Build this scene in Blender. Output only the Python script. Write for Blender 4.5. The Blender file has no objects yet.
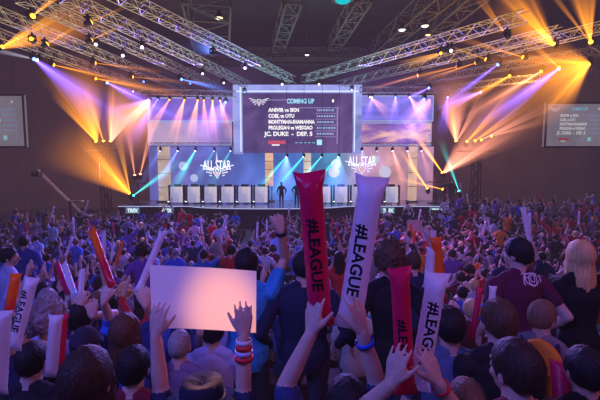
import bpy, bmesh, math, random
import numpy as np
from mathutils import Vector, Matrix, Quaternion, noise
from mathutils.bvhtree import BVHTree

R = random.Random(7)
SC = bpy.context.scene
COL = SC.collection
rad = math.radians

# ------------------------------------------------------------------ camera
CAM_Z = 4.3
PITCH = rad(5.0)
FPX = 400.0
FW = Vector((0, math.cos(PITCH), -math.sin(PITCH)))
UP = Vector((0, math.sin(PITCH), math.cos(PITCH)))
cam_d = bpy.data.cameras.new('camera')
cam_d.sensor_width = 36.0
cam_d.lens = 24.0
cam_d.clip_start = 0.05
cam_d.clip_end = 200
cam = bpy.data.objects.new('camera', cam_d)
COL.objects.link(cam)
cam.location = (0, 0, CAM_Z)
cam.rotation_euler = (rad(90) - PITCH, 0, 0)
SC.camera = cam


def ray(px, py):
    return FW + Vector((1, 0, 0)) * ((px - 300) / FPX) + UP * ((200 - py) / FPX)


def P(px, py, d):
    """the place d metres down the hall that shows at a point of the photo"""
    r = ray(px, py)
    return Vector((0, 0, CAM_Z)) + r * (d / r.y)


def PZ(px, py, z):
    r = ray(px, py)
    return Vector((0, 0, CAM_Z)) + r * ((z - CAM_Z) / r.z)


def proj(p):
    v = Vector(p) - Vector((0, 0, CAM_Z))
    f = v.dot(FW)
    if f < 0.05:
        return (-999, -999)
    return (300 + FPX * v.x / f, 200 - FPX * v.dot(UP) / f)


# ------------------------------------------------------------------ tagging
def tag(o, label=None, cat=None, group=None, kind=None):
    if label:
        o['label'] = label
    if cat:
        o['category'] = cat
    if group:
        o['group'] = group
    if kind:
        o['kind'] = kind
    return o


def empty(name, loc, rz=0.0, label=None, cat=None, group=None):
    o = bpy.data.objects.new(name, None)
    o.empty_display_size = 0.1
    COL.objects.link(o)
    o.location = loc
    o.rotation_euler = (0, 0, rz)
    return tag(o, label, cat, group)


def link(name, me, parent=None, loc=None):
    o = bpy.data.objects.new(name, me)
    COL.objects.link(o)
    if parent is not None:
        o.parent = parent
    if loc is not None:
        o.location = loc
    return o


# ------------------------------------------------------------------ materials
def nt(name):
    m = bpy.data.materials.new(name)
    m.use_nodes = True
    t = m.node_tree
    t.nodes.clear()
    out = t.nodes.new('ShaderNodeOutputMaterial')
    return m, t, out


def N(t, kind, **kw):
    n = t.nodes.new(kind)
    for k, v in kw.items():
        setattr(n, k, v)
    return n


def setin(n, **kw):
    for k, v in kw.items():
        n.inputs[k.replace('_', ' ')].default_value = v


def c4(c):
    return (c[0], c[1], c[2], 1.0)


def surf(name, col, rough=0.6, metal=0.0, vary=0.25, scale=6.0, bump=0.0, emit=None, es=0.0,
         use_obj=False, random_tones=None, bump_scale=None, stretch=None, transm=0.0, spec=0.3):
    m, t, out = nt(name)
    b = N(t, 'ShaderNodeBsdfPrincipled')
    setin(b, Roughness=rough, Metallic=metal)
    b.inputs['Specular IOR Level'].default_value = spec
    t.links.new(b.outputs[0], out.inputs['Surface'])
    tc = N(t, 'ShaderNodeTexCoord')
    nz = N(t, 'ShaderNodeTexNoise')
    setin(nz, Scale=scale, Detail=3.0)
    src = tc.outputs['Object']
    if stretch:
        mp = N(t, 'ShaderNodeMapping')
        mp.inputs['Scale'].default_value = stretch
        t.links.new(src, mp.inputs['Vector'])
        src = mp.outputs[0]
    t.links.new(src, nz.inputs['Vector'])
    mr = N(t, 'ShaderNodeMapRange')
    setin(mr, To_Min=1 - vary, To_Max=1 + vary)
    t.links.new(nz.outputs['Fac'], mr.inputs['Value'])
    mx = N(t, 'ShaderNodeMix', data_type='RGBA', blend_type='MULTIPLY')
    mx.inputs[0].default_value = 1.0
    if use_obj:
        oi = N(t, 'ShaderNodeObjectInfo')
        t.links.new(oi.outputs['Color'], mx.inputs[6])
    elif random_tones:
        oi = N(t, 'ShaderNodeObjectInfo')
        cr = N(t, 'ShaderNodeValToRGB')
        el = cr.color_ramp.elements
        while len(el) < len(random_tones):
            el.new(0.5)
        for i, c in enumerate(random_tones):
            el[i].position = i / (len(random_tones) - 1)
            el[i].color = c4(c)
        t.links.new(oi.outputs['Random'], cr.inputs[0])
        t.links.new(cr.outputs[0], mx.inputs[6])
    else:
        mx.inputs[6].default_value = c4(col)
    t.links.new(mr.outputs[0], mx.inputs[7])
    t.links.new(mx.outputs[2], b.inputs['Base Color'])
    if bump:
        n2 = N(t, 'ShaderNodeTexNoise')
        setin(n2, Scale=bump_scale or scale, Detail=2.0)
        t.links.new(src, n2.inputs['Vector'])
        bp = N(t, 'ShaderNodeBump')
        setin(bp, Strength=bump, Distance=0.03)
        t.links.new(n2.outputs['Fac'], bp.inputs['Height'])
        t.links.new(bp.outputs[0], b.inputs['Normal'])
    if emit is not None:
        b.inputs['Emission Color'].default_value = c4(emit)
        b.inputs['Emission Strength'].default_value = es
    return m


def emis(name, col, strength, use_obj=False):
    m, t, out = nt(name)
    e = N(t, 'ShaderNodeEmission')
    e.inputs['Color'].default_value = c4(col)
    e.inputs['Strength'].default_value = strength
    if use_obj:
        oi = N(t, 'ShaderNodeObjectInfo')
        t.links.new(oi.outputs['Color'], e.inputs['Color'])
    t.links.new(e.outputs[0], out.inputs['Surface'])
    return m


M = {}
M['cloth'] = surf('shirt_cloth', (1, 1, 1), 0.85, vary=0.25, scale=9, bump=0.5, use_obj=True, stretch=(1, 1, 0.5))
M['pants'] = surf('dark_trousers', (0.03, 0.035, 0.06), 0.85, vary=0.4, scale=9, bump=0.4)
M['shoe'] = surf('shoe_leather', (0.05, 0.04, 0.05), 0.5, vary=0.3, scale=20)
M['skin'] = surf('skin', (0.6, 0.4, 0.3), 0.55, vary=0.1, scale=18,
                 random_tones=[(0.62, 0.40, 0.31), (0.70, 0.47, 0.38), (0.55, 0.34, 0.25), (0.66, 0.45, 0.36)])
M['eye'] = surf('eye_white', (0.75, 0.75, 0.75), 0.2, vary=0.02)
M['lip'] = surf('lip', (0.5, 0.2, 0.2), 0.4, vary=0.1)
M['hair'] = surf('hair', (1, 1, 1), 0.55, vary=0.6, scale=34, bump=0.45, use_obj=True, stretch=(3.0, 3.0, 0.35), spec=0.3)
M['obj'] = surf('painted', (1, 1, 1), 0.5, vary=0.1, use_obj=True)
M['black'] = surf('black_metal', (0.02, 0.02, 0.024), 0.5, vary=0.3)
M['alu'] = surf('aluminium_tube', (0.62, 0.64, 0.66), 0.35, metal=0.75, vary=0.2, scale=4)
M['steel'] = surf('dark_steel', (0.10, 0.09, 0.10), 0.6, metal=0.3, vary=0.3)
M['floor'] = surf('floor_vinyl', (0.05, 0.05, 0.08), 0.5, vary=0.4, scale=1.5)
M['tier'] = surf('tier_concrete', (0.05, 0.045, 0.06), 0.9, vary=0.35, scale=3, bump=0.2)
M['wall'] = surf('black_wall', (0.09, 0.075, 0.085), 0.95, vary=0.4, scale=0.4)
M['ceil'] = surf('dark_ceiling', (0.05, 0.042, 0.05), 0.95, vary=0.4, scale=0.5)
M['deck'] = surf('glossy_deck', (0.16, 0.16, 0.26), 0.18, vary=0.3, scale=1.0, spec=0.6)
M['red_seat'] = surf('red_plastic', (0.24, 0.02, 0.04), 0.45, vary=0.2)
M['white'] = surf('white_plastic', (0.8, 0.8, 0.82), 0.4, vary=0.05)
M['ink'] = surf('black_ink', (0.006, 0.006, 0.012), 0.6, vary=0.1)
M['lens'] = emis('lamp_lens', (1, 1, 1), 5.0, use_obj=True)
M['glow'] = emis('glow_panel', (1, 1, 1), 1.0, use_obj=True)


def paint(name, col, rough=0.6, **kw):
    return surf(name, col, rough, **kw)


def stick_mat(name, col):
    m = surf(name, col, 0.28, vary=0.08, scale=14, bump=0.25, bump_scale=22, spec=0.5)
    b = [n for n in m.node_tree.nodes if n.type == 'BSDF_PRINCIPLED'][0]
    t = m.node_tree
    tr = N(t, 'ShaderNodeBsdfTranslucent')
    tr.inputs['Color'].default_value = c4(col)
    mx = N(t, 'ShaderNodeMixShader')
    mx.inputs[0].default_value = 0.4
    out = [n for n in t.nodes if n.type == 'OUTPUT_MATERIAL'][0]
    t.links.new(b.outputs[0], mx.inputs[1])
    t.links.new(tr.outputs[0], mx.inputs[2])
    t.links.new(mx.outputs[0], out.inputs['Surface'])
    return m


M['stick_red'] = stick_mat('red_foil', (0.78, 0.012, 0.13))
M['stick_white'] = stick_mat('white_foil', (0.82, 0.80, 0.85))
M['stick_orange'] = stick_mat('orange_foil', (0.95, 0.20, 0.02))

_m = stick_mat('red_foil_orange_lit', (.85, .12, .03))  # red foil with orange light painted into the colour of its upper half
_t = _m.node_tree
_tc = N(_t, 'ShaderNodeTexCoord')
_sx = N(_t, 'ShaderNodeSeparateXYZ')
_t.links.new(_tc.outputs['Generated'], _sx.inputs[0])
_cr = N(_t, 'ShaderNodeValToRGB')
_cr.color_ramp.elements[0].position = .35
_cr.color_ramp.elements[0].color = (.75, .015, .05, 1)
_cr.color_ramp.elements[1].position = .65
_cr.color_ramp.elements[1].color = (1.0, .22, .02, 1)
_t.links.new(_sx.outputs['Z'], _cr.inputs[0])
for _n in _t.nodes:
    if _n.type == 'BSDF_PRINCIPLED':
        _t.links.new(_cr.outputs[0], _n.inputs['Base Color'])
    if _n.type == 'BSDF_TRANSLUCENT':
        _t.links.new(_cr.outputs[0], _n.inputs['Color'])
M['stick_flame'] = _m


# ------------------------------------------------------------------ mesh builder
class MB:
    def __init__(self):
        self.v = []
        self.f = []
        self.m = []

    def add(self, V, F, mi=0):
        o = len(self.v)
        self.v.extend([tuple(p) for p in V])
        for f in F:
            self.f.append([i + o for i in f])
            self.m.append(mi)
        return self

    def box(self, c, s, mi=0, rot=None, bevel=0.0):
        hx, hy, hz = s[0] / 2, s[1] / 2, s[2] / 2
        b = min(bevel, hx * .9, hy * .9, hz * .9)
        c = Vector(c)
        if b <= 0:
            V = [Vector((x * hx, y * hy, z * hz)) for z in (-1, 1) for y in (-1, 1) for x in (-1, 1)]
            F = [(0, 2, 3, 1), (4, 5, 7, 6), (0, 1, 5, 4), (2, 6, 7, 3), (0, 4, 6, 2), (1, 3, 7, 5)]
        else:
            V = []
            F = []
            idx = {}
            for sx in (-1, 1):
                for sy in (-1, 1):
                    for sz in (-1, 1):
                        for k in range(3):
                            p = [sx * (hx - b), sy * (hy - b), sz * (hz - b)]
                            p[k] = (sx, sy, sz)[k] * (hx, hy, hz)[k]
                            idx[(sx, sy, sz, k)] = len(V)
                            V.append(Vector(p))
            for k in range(3):
                a, d = [i for i in range(3) if i != k]
                for s_ in (-1, 1):
                    q = []
                    for (u, w) in ((-1, -1), (1, -1), (1, 1), (-1, 1)):
                        s3 = [0, 0, 0]
                        s3[k] = s_
                        s3[a] = u
                        s3[d] = w
                        q.append(idx[(s3[0], s3[1], s3[2], k)])
                    F.append(q)
            for a in range(3):
                k1, k2 = [i for i in range(3) if i != a]
                for u in (-1, 1):
                    for w in (-1, 1):
                        q = []
                        for (e, k) in ((-1, k1), (1, k1), (1, k2), (-1, k2)):
                            s3 = [0, 0, 0]
                            s3[a] = e
                            s3[k1] = u
                            s3[k2] = w
                            q.append(idx[(s3[0], s3[1], s3[2], k)])
                        F.append(q)
            for sx in (-1, 1):
                for sy in (-1, 1):
                    for sz in (-1, 1):
                        F.append([idx[(sx, sy, sz, k)] for k in range(3)])
        if rot is not None:
            V = [rot @ p for p in V]
        return self.add([p + c for p in V], F, mi)

    def tube(self, a, b, r, rb=None, n=8, mi=0, cap=True):
        a, b = Vector(a), Vector(b)
        rb = r if rb is None else rb
        d = (b - a)
        if d.length < 1e-6:
            return self
        q = d.to_track_quat('Z', 'Y')
        V = []
        for (p, rr) in ((a, r), (b, rb)):
            for i in range(n):
                t = 2 * math.pi * i / n
                V.append(p + q @ Vector((math.cos(t) * rr, math.sin(t) * rr, 0)))
        F = [(i, (i + 1) % n, n + (i + 1) % n, n + i) for i in range(n)]
        if cap:
            F.append(list(range(n))[::-1])
            F.append(list(range(n, 2 * n)))
        return self.add(V, F, mi)

    def path(self, pts, r, n=8, mi=0):
        for a, b in zip(pts[:-1], pts[1:]):
            self.tube(a, b, r, n=n, mi=mi)
        return self

    def loft(self, rings, mi=0, closed_caps=True):
        n = len(rings[0])
        V = [p for r in rings for p in r]
        F = []
        for k in range(len(rings) - 1):
            for i in range(n):
                j = (i + 1) % n
                F.append((k * n + i, k * n + j, (k + 1) * n + j, (k + 1) * n + i))
        if closed_caps:
            F.append(list(range(n))[::-1])
            F.append([(len(rings) - 1) * n + i for i in range(n)])
        return self.add(V, F, mi)

    def lathe(self, prof, n=24, mi=0, c=(0, 0, 0)):
        c = Vector(c)
        rings = [[c + Vector((r * math.cos(2 * math.pi * i / n), r * math.sin(2 * math.pi * i / n), z)) for i in range(n)] for r, z in prof]
        return self.loft(rings, mi)

    def ell(self, c, r, rot=None, n=14, k=9, mi=0):
        c = Vector(c)
        rings = []
        for j in range(k):
            th = math.pi * (j + 0.5) / k
            ring = []
            for i in range(n):
                ph = 2 * math.pi * i / n
                p = Vector((r[0] * math.sin(th) * math.cos(ph), r[1] * math.sin(th) * math.sin(ph), -r[2] * math.cos(th)))
                ring.append(c + (rot @ p if rot else p))
            rings.append(ring)
        return self.loft(rings, mi)

    def capsule(self, a, b, ra, rb, n=10, mi=0):
        a, b = Vector(a), Vector(b)
        d = b - a
        L = max(d.length, 1e-5)
        q = d.to_track_quat('Z', 'Y')
        prof = [(ra * .35, -ra * .94), (ra * .8, -ra * .6), (ra, 0), (rb, L), (rb * .8, L + rb * .6), (rb * .35, L + rb * .94)]
        rings = [[a + q @ Vector((r * math.cos(2 * math.pi * i / n), r * math.sin(2 * math.pi * i / n), z)) for i in range(n)] for r, z in prof]
        return self.loft(rings, mi)

    def sheet(self, fn, nu, nv, mi=0):
        V = [fn(i / nu, j / nv) for j in range(nv + 1) for i in range(nu + 1)]
        F = [(j * (nu + 1) + i, j * (nu + 1) + i + 1, (j + 1) * (nu + 1) + i + 1, (j + 1) * (nu + 1) + i) for j in range(nv) for i in range(nu)]
        return self.add(V, F, mi)

    def mesh(self, name, mats, smooth=False):
        me = bpy.data.meshes.new(name)
        me.from_pydata(self.v, [], self.f)
        if not isinstance(mats, (list, tuple)):
            mats = [mats]
        for m in mats:
            me.materials.append(m)
        if max(self.m, default=0) > 0:
            me.polygons.foreach_set('material_index', self.m)
        if smooth:
            me.polygons.foreach_set('use_smooth', [True] * len(me.polygons))
        me.update()
        return me

    def build(self, name, mats, parent=None, smooth=False, loc=None):
        return link(name, self.mesh(name, mats, smooth), parent, loc)


def mesh_from_text(txt, size, bold=0.0, align='LEFT', spacing=1.0, shear=0.0, ext=0.0):
    cu = bpy.data.curves.new('lettering', 'FONT')
    cu.body = txt
    cu.size = size
    cu.offset = bold
    cu.align_x = align
    cu.space_character = spacing
    cu.shear = shear
    cu.extrude = ext
    cu.resolution_u = 3
    o = bpy.data.objects.new('lettering', cu)
    COL.objects.link(o)
    dg = bpy.context.evaluated_depsgraph_get()
    me = bpy.data.meshes.new_from_object(o.evaluated_get(dg))
    bpy.data.objects.remove(o)
    me.materials.clear()
    return me


def flat_text(txt, size, loc, mat, parent, name='lettering', bold=0.0, align='LEFT', shear=0.0, color=None, width=None):
    me = mesh_from_text(txt, size, bold, align, shear=shear)
    if width:
        xs = [v.co.x for v in me.vertices]
        s = width / max(1e-6, max(xs) - min(xs))
        for v in me.vertices:
            v.co.x *= s
    me.materials.append(mat)
    o = link(name, me, parent, loc)
    o.rotation_euler = (rad(90), 0, 0)
    if color:
        o.color = c4(color)
    return o


# ------------------------------------------------------------------ room
def struct(name, mb, m, smooth=False):
    return tag(mb.build(name, m, None, smooth), kind='structure')


ROOM_X, ROOM_Y0, ROOM_Y1, ROOM_Z = 27.0, -3.0, 40.0, 15.0


def tier_i(d):
    return int(math.floor((d - 1.05) / 0.9))


def tier_z(d):
    return max(0.0, 2.2 - 0.19 * max(0, tier_i(d)))


def build_room():
    struct('floor', MB().box((0, (ROOM_Y0 + ROOM_Y1) / 2, -0.15), (2 * ROOM_X, ROOM_Y1 - ROOM_Y0, 0.3)), M['floor'])
    struct('ceiling', MB().box((0, (ROOM_Y0 + ROOM_Y1) / 2, ROOM_Z + .15), (2 * ROOM_X, ROOM_Y1 - ROOM_Y0, 0.3)), M['ceil'])
    struct('wall_back', MB().box((0, ROOM_Y1 + .15, ROOM_Z / 2), (2 * ROOM_X, 0.3, ROOM_Z)), M['wall'])
    struct('wall_front', MB().box((0, ROOM_Y0 - .15, ROOM_Z / 2), (2 * ROOM_X, 0.3, ROOM_Z)), M['wall'])
    struct('wall_left', MB().box((-ROOM_X - .15, (ROOM_Y0 + ROOM_Y1) / 2, ROOM_Z / 2), (0.3, ROOM_Y1 - ROOM_Y0, ROOM_Z)), M['wall'])
    struct('wall_right', MB().box((ROOM_X + .15, (ROOM_Y0 + ROOM_Y1) / 2, ROOM_Z / 2), (0.3, ROOM_Y1 - ROOM_Y0, ROOM_Z)), M['wall'])
    mb = MB()
    for i in range(0, 12):
        z = tier_z(1.05 + .9 * i + .1)
        if z <= 0:
            break
        y0 = ROOM_Y0 if i == 0 else 1.05 + .9 * i
        y1 = 1.05 + .9 * (i + 1)
        mb.box((0, (y0 + y1) / 2, z / 2), (26, y1 - y0, z))
    struct('seating_tiers', mb, M['tier'])


build_room()

# ------------------------------------------------------------------ people
HAIRC = {'black': (0.012, 0.010, 0.014), 'dark brown': (0.035, 0.02, 0.015), 'brown': (0.10, 0.05, 0.03),
         'light brown': (0.22, 0.12, 0.07), 'blonde': (0.80, 0.50, 0.20), 'grey': (0.3, 0.29, 0.3), 'red': (0.25, 0.07, 0.03)}
SHIRT = {'black': (0.012, 0.012, 0.018), 'navy': (0.015, 0.022, 0.07), 'red': (0.55, 0.02, 0.03), 'maroon': (0.13, 0.012, 0.03),
         'white': (0.55, 0.54, 0.58), 'grey': (0.24, 0.23, 0.26), 'blue': (0.04, 0.13, 0.55), 'light blue': (0.35, 0.45, 0.75),
         'teal': (0.02, 0.30, 0.35), 'purple': (0.20, 0.08, 0.35), 'orange': (0.8, 0.22, 0.03), 'green': (0.05, 0.22, 0.08)}


def two_bone(S, W, l1, l2, pole):
    S, W = Vector(S), Vector(W)
    d = W - S
    L = d.length
    if L > (l1 + l2) * 0.995:
        k = L / (l1 + l2) / 0.995
        if k > 1.18:
            W = S + d * ((l1 + l2) * 1.17 / L)
            d = W - S
            L = d.length
            k = 1.18
        l1 *= k
        l2 *= k
    u = d.normalized()
    a = (l1 * l1 - l2 * l2 + L * L) / (2 * L)
    h = math.sqrt(max(0.0, l1 * l1 - a * a))
    p = Vector(pole)
    p = p - u * p.dot(u)
    if p.length < 1e-4:
        p = Vector((0, 0, -1)) - u * (-u.z)
    return S + u * a + p.normalized() * h, W


def add_hand(mb, W, d, n, side, sc=1.0, curl=(0.25, 0.3, 0.2), spread=0.10, thumb_out=0.75, coarse=False):
    """palm with four fingers and a thumb; d points from wrist to fingertips, n out of the palm"""
    d = Vector(d).normalized()
    n = Vector(n)
    n = (n - d * n.dot(d)).normalized()
    t = d.cross(n) * (1 if side > 0 else -1)      # towards the thumb
    if coarse:
        mb.capsule(W, W + d * 0.09 * sc, 0.036 * sc, 0.036 * sc, n=6)
        mb.capsule(W + d * .1 * sc, W + d * 0.15 * sc + n * .02, 0.03 * sc, 0.02 * sc, n=6)
        mb.capsule(W + d * .04 * sc + t * .02, W + (d * 0.08 + t * .06) * sc, 0.014 * sc, 0.012 * sc, n=5)
        return
    offs = (0.036, 0.0125, -0.0125, -0.035)       # index .. little
    lens = (0.074, 0.082, 0.076, 0.060)
    for o, L, fi in zip(offs, lens, range(4)):
        kb = W + d * (0.092 - abs(o + 0.004) * 0.25) * sc + t * o * sc
        mb.capsule(W + d * 0.012 * sc + t * o * 0.55 * sc, kb, 0.0155 * sc, 0.0125 * sc, n=8)
        fd = (d + t * (spread * o / 0.03)).normalized()
        p = kb
        ax = fd.cross(n)
        rr = 0.0098 * sc * (1.0 if fi < 3 else 0.9)
        for seg, c in zip((0.45, 0.31, 0.24), curl):
            fd = Quaternion(ax, c) @ fd
            q = p + fd * L * seg * sc
            mb.capsule(p, q, rr, rr * 0.9, n=8)
            p = q
            rr *= 0.9
    tb = W + d * 0.022 * sc + t * 0.022 * sc
    mb.capsule(W + d * 0.01 * sc, W + d * 0.05 * sc + t * 0.012 * sc, 0.022 * sc, 0.018 * sc, n=8)
    td = (d * 0.85 + t * thumb_out * .75 + n * 0.30).normalized()
    t1 = tb + td * 0.047 * sc
    mb.capsule(tb, t1, 0.0165 * sc, 0.0125 * sc, n=8)
    td2 = (td + d * 0.45 + n * 0.1).normalized()
    t2 = t1 + td2 * 0.034 * sc
    mb.capsule(t1, t2, 0.0118 * sc, 0.0105 * sc, n=8)
    mb.capsule(t2, t2 + td2 * 0.024 * sc, 0.0105 * sc, 0.0085 * sc, n=8)


class Pose:
    """joint places of one figure, local to its feet: +Y is ahead, +Z up"""

    def __init__(s, sit=False, scale=1.0, female=False, lean=0.03, head_yaw=0.0, head_tilt=0.0, sleeve='short',
                 armL=None, armR=None, build=1.0, legs=True):
        s.sit, s.scale, s.female, s.lean = sit, scale, female, lean
        s.head_yaw, s.head_tilt, s.sleeve, s.armL, s.armR, s.build = head_yaw, head_tilt, sleeve, armL, armR, build
        s.pz = 0.50 if sit else 0.93

    def head_center(s):
        z = s.pz + 0.668
        return Vector((0, 0.015 + s.lean * (z - s.pz), z)) * s.scale

    def top(s):
        return (s.pz + 0.785) * s.scale

    def head_matrix(s):
        return Matrix.Translation(s.head_center()) @ Matrix.Rotation(s.head_yaw, 4, 'Z') @ Matrix.Rotation(-s.head_tilt, 4, 'X') @ Matrix.Scale(s.scale, 4)

    def raw(s, coarse=False):
        mb = MB()
        pz, f, bw = s.pz, s.female, s.build
        sw = (0.93 if f else 1.0)

        def sh(z):
            return s.lean * (z - pz)
        n = 12 if coarse else 18
        prof = [(-.12, .145, .105), (-.05, .165, .12), (.04, .168, .122), (.13, .145 if not f else .128, .105), (.25, .158 if not f else .145, .112),
                (.36, .176, .118 if not f else .125), (.43, .176, .105), (.485, .135, .085), (.525, .08, .066)]
        rings = []
        for dz, rx, ry in prof:
            z = pz + dz
            rings.append([Vector((rx * bw * sw * math.cos(2 * math.pi * i / n), sh(z) + ry * bw * math.sin(2 * math.pi * i / n), z)) for i in range(n)])
        mb.loft(rings, 1)
        # neck and head
        mb.capsule((0, -.012 + sh(pz + .5), pz + .47), (0, .002 + sh(pz + .6), pz + .62), .061 * (0.9 if f else 1), .057 * (.88 if f else 1), mi=0)
        hm = Matrix.Translation(Vector((0, 0.015 + sh(pz + .668), pz + .668))) @ Matrix.Rotation(s.head_yaw, 4, 'Z') @ Matrix.Rotation(-s.head_tilt, 4, 'X')
        hr = hm.to_3x3()

        def H(x, y, z):
            return hm @ Vector((x, y, z))
        if coarse:
            mb.ell(H(0, -.004, .01), (.077, .095, .105), hr, 8, 6, 0)
            mb.ell(H(0, .03, -.055), (.055, .062, .06), hr, 6, 5, 0)
        else:
            mb.ell(H(0, -.008, .015), (.078, .098, .100), hr, 18, 11, 0)
            mb.ell(H(0, .025, -.045), (.062, .070, .065), hr, 14, 9, 0)
            mb.ell(H(0, .06, -.085), (.028, .028, .024), hr, 10, 7, 0)
            mb.capsule(H(0, .092, .008), H(0, .112, -.028), .010, .016, n=8, mi=0)
            for sx in (-1, 1):
                mb.ell(H(sx * .081, -.008, -.012), (.010, .022, .033), hr, 10, 7, 0)
                mb.ell(H(sx * .031, .080, .005), (.014, .012, .009), hr, 8, 6, 4)
                mb.capsule(H(sx * .048, .082, .028), H(sx * .016, .093, .028), .009, .009, n=6, mi=0)
                mb.ell(H(sx * .042, .055, -.03), (.026, .030, .026), hr, 8, 6, 0)
            mb.capsule(H(-.02, .088, -.060), H(.02, .088, -.060), .008, .008, n=6, mi=5)
        # legs
        for sx in (-1, 1):
            hip = Vector((sx * .088 * bw, 0, pz - .06))
            if s.sit:
                knee = Vector((sx * .12, .43, pz - .02))
                ank = Vector((sx * .12, .40, .09))
            else:
                knee = Vector((sx * .10, .025, .50))
                ank = Vector((sx * .11, -.01, .09))
            mb.capsule(hip, knee, .088 * bw, .060, mi=2, n=8 if coarse else 12)
            mb.capsule(knee, ank, .060, .046, mi=2, n=8 if coarse else 12)
            mb.capsule(ank + Vector((0, -.03, -.045)), ank + Vector((0, .14, -.055)), .042, .036, mi=3, n=8)
        # arms
        for side, arm in ((-1, s.armL), (1, s.armR)):
            arm = arm or {}
            W = arm.get('wrist')
            raised = W is not None and W[2] / s.scale > pz + .55
            S = Vector((side * .182 * sw * (1 + (bw - 1) * .6), sh(pz + .44), pz + (.455 if raised else .43)))
            if W is None:
                W = Vector((side * .27, .06 + sh(pz), pz + .03 if not s.sit else pz + .14))
                if s.sit:
                    W = Vector((side * .13, .30, pz + .11))
                pole = Vector((side * .5, -1, 0))
                hd = Vector((0, .35, -1)) if not s.sit else Vector((-side * .2, 1, -.15))
                hn = Vector((-side, 0, 0)) if not s.sit else Vector((0, 0, -1))
            else:
                W = Vector(W) / s.scale
                pole = Vector(arm.get('pole', (side * .6, .5, -.5)))
                hd = Vector(arm.get('dir', (0, 0, 1)))
                hn = Vector(arm.get('palm', (0, 1, 0)))
            E, W = two_bone(S, W, .29, .265, pole)
            if arm.get('dir') is None and arm.get('wrist') is not None:
                hd = (W - E)
            arm['_W'] = W * s.scale
            arm['_d'] = Vector(hd).normalized()
            arm['_E'] = E * s.scale
            clav = Vector((side * .07, -.005 + sh(pz + .47), pz + .465))
            mb.capsule((side * .035, -.022 + sh(pz + .53), pz + .530), (side * .12, -.012 + sh(pz + .48), pz + .485), .046, .050, mi=1)
            mb.capsule(clav, S, .058, .066 * (0.93 if f else 1), mi=1)
            sl = s.sleeve
            ua, fa = (.050, .041) if not f else (.043, .036)
            wr = .0285 if not f else .025
            mb.capsule(S, E, ua, fa, mi=0)
            mid = E + (W - E) * .35
            mb.capsule(E, mid, fa, fa * .98, mi=0)
            mb.capsule(mid, W, fa * .98, wr, mi=0)
            if sl == 'short':
                mb.capsule(S, S + (E - S) * .52, .068 * (0.93 if f else 1), .062 * (0.9 if f else 1), mi=1)
            elif sl == 'long':
                mb.capsule(S, E, .067 * (0.93 if f else 1), .054, mi=1)
                mb.capsule(E, W + (E - W) * .08, .054, .040, mi=1)
            elif sl == 'elbow':
                mb.capsule(S, S + (E - S) * .9, .068, .060, mi=1)
            elif sl == 'half':
                mb.capsule(S, E, .067, .056, mi=1)
                mb.capsule(E, E + (W - E) * .25, .055, .050, mi=1)
            st = len(mb.f)
            add_hand(mb, W + (W - E).normalized() * .005, hd, hn, side, sc=(.92 if f else 1.0), curl=arm.get('curl', (.3, .35, .25)),
                     spread=arm.get('spread', .10), thumb_out=arm.get('thumb', .75), coarse=coarse)
        if s.scale != 1.0:
            mb.v = [(x * s.scale, y * s.scale, z * s.scale) for x, y, z in mb.v]
        return mb


def skin_over(name, mb, voxel, mats, smooth_it=4):
    raw = mb.mesh('raw', M['skin'])
    bvh = BVHTree.FromPolygons([Vector(v) for v in mb.v], mb.f)
    o = bpy.data.objects.new('raw', raw)
    COL.objects.link(o)
    md = o.modifiers.new('r', 'REMESH')
    md.mode = 'VOXEL'
    md.voxel_size = voxel
    md.adaptivity = 0.0
    if smooth_it:
        sm = o.modifiers.new('s', 'SMOOTH')
        sm.factor = 0.5
        sm.iterations = smooth_it
    dg = bpy.context.evaluated_depsgraph_get()
    me = bpy.data.meshes.new_from_object(o.evaluated_get(dg))
    bpy.data.objects.remove(o)
    bpy.data.meshes.remove(raw)
    me.name = name
    me.materials.clear()
    for m in mats:
        me.materials.append(m)
    nP = len(me.polygons)
    cs = np.empty(nP * 3, dtype=np.float32)
    me.polygons.foreach_get('center', cs)
    cs = cs.reshape(-1, 3)
    idx = np.zeros(nP, dtype=np.int32)
    for i in range(nP):
        h = bvh.find_nearest(Vector(cs[i].tolist()))
        idx[i] = mb.m[h[2]] if h[2] is not None else 1
    me.polygons.foreach_set('material_index', idx)
    me.polygons.foreach_set('use_smooth', [True] * nP)
    me.update()
    return me


BODY_MATS = [M['skin'], M['cloth'], M['pants'], M['shoe'], M['eye'], M['lip']]


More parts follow.
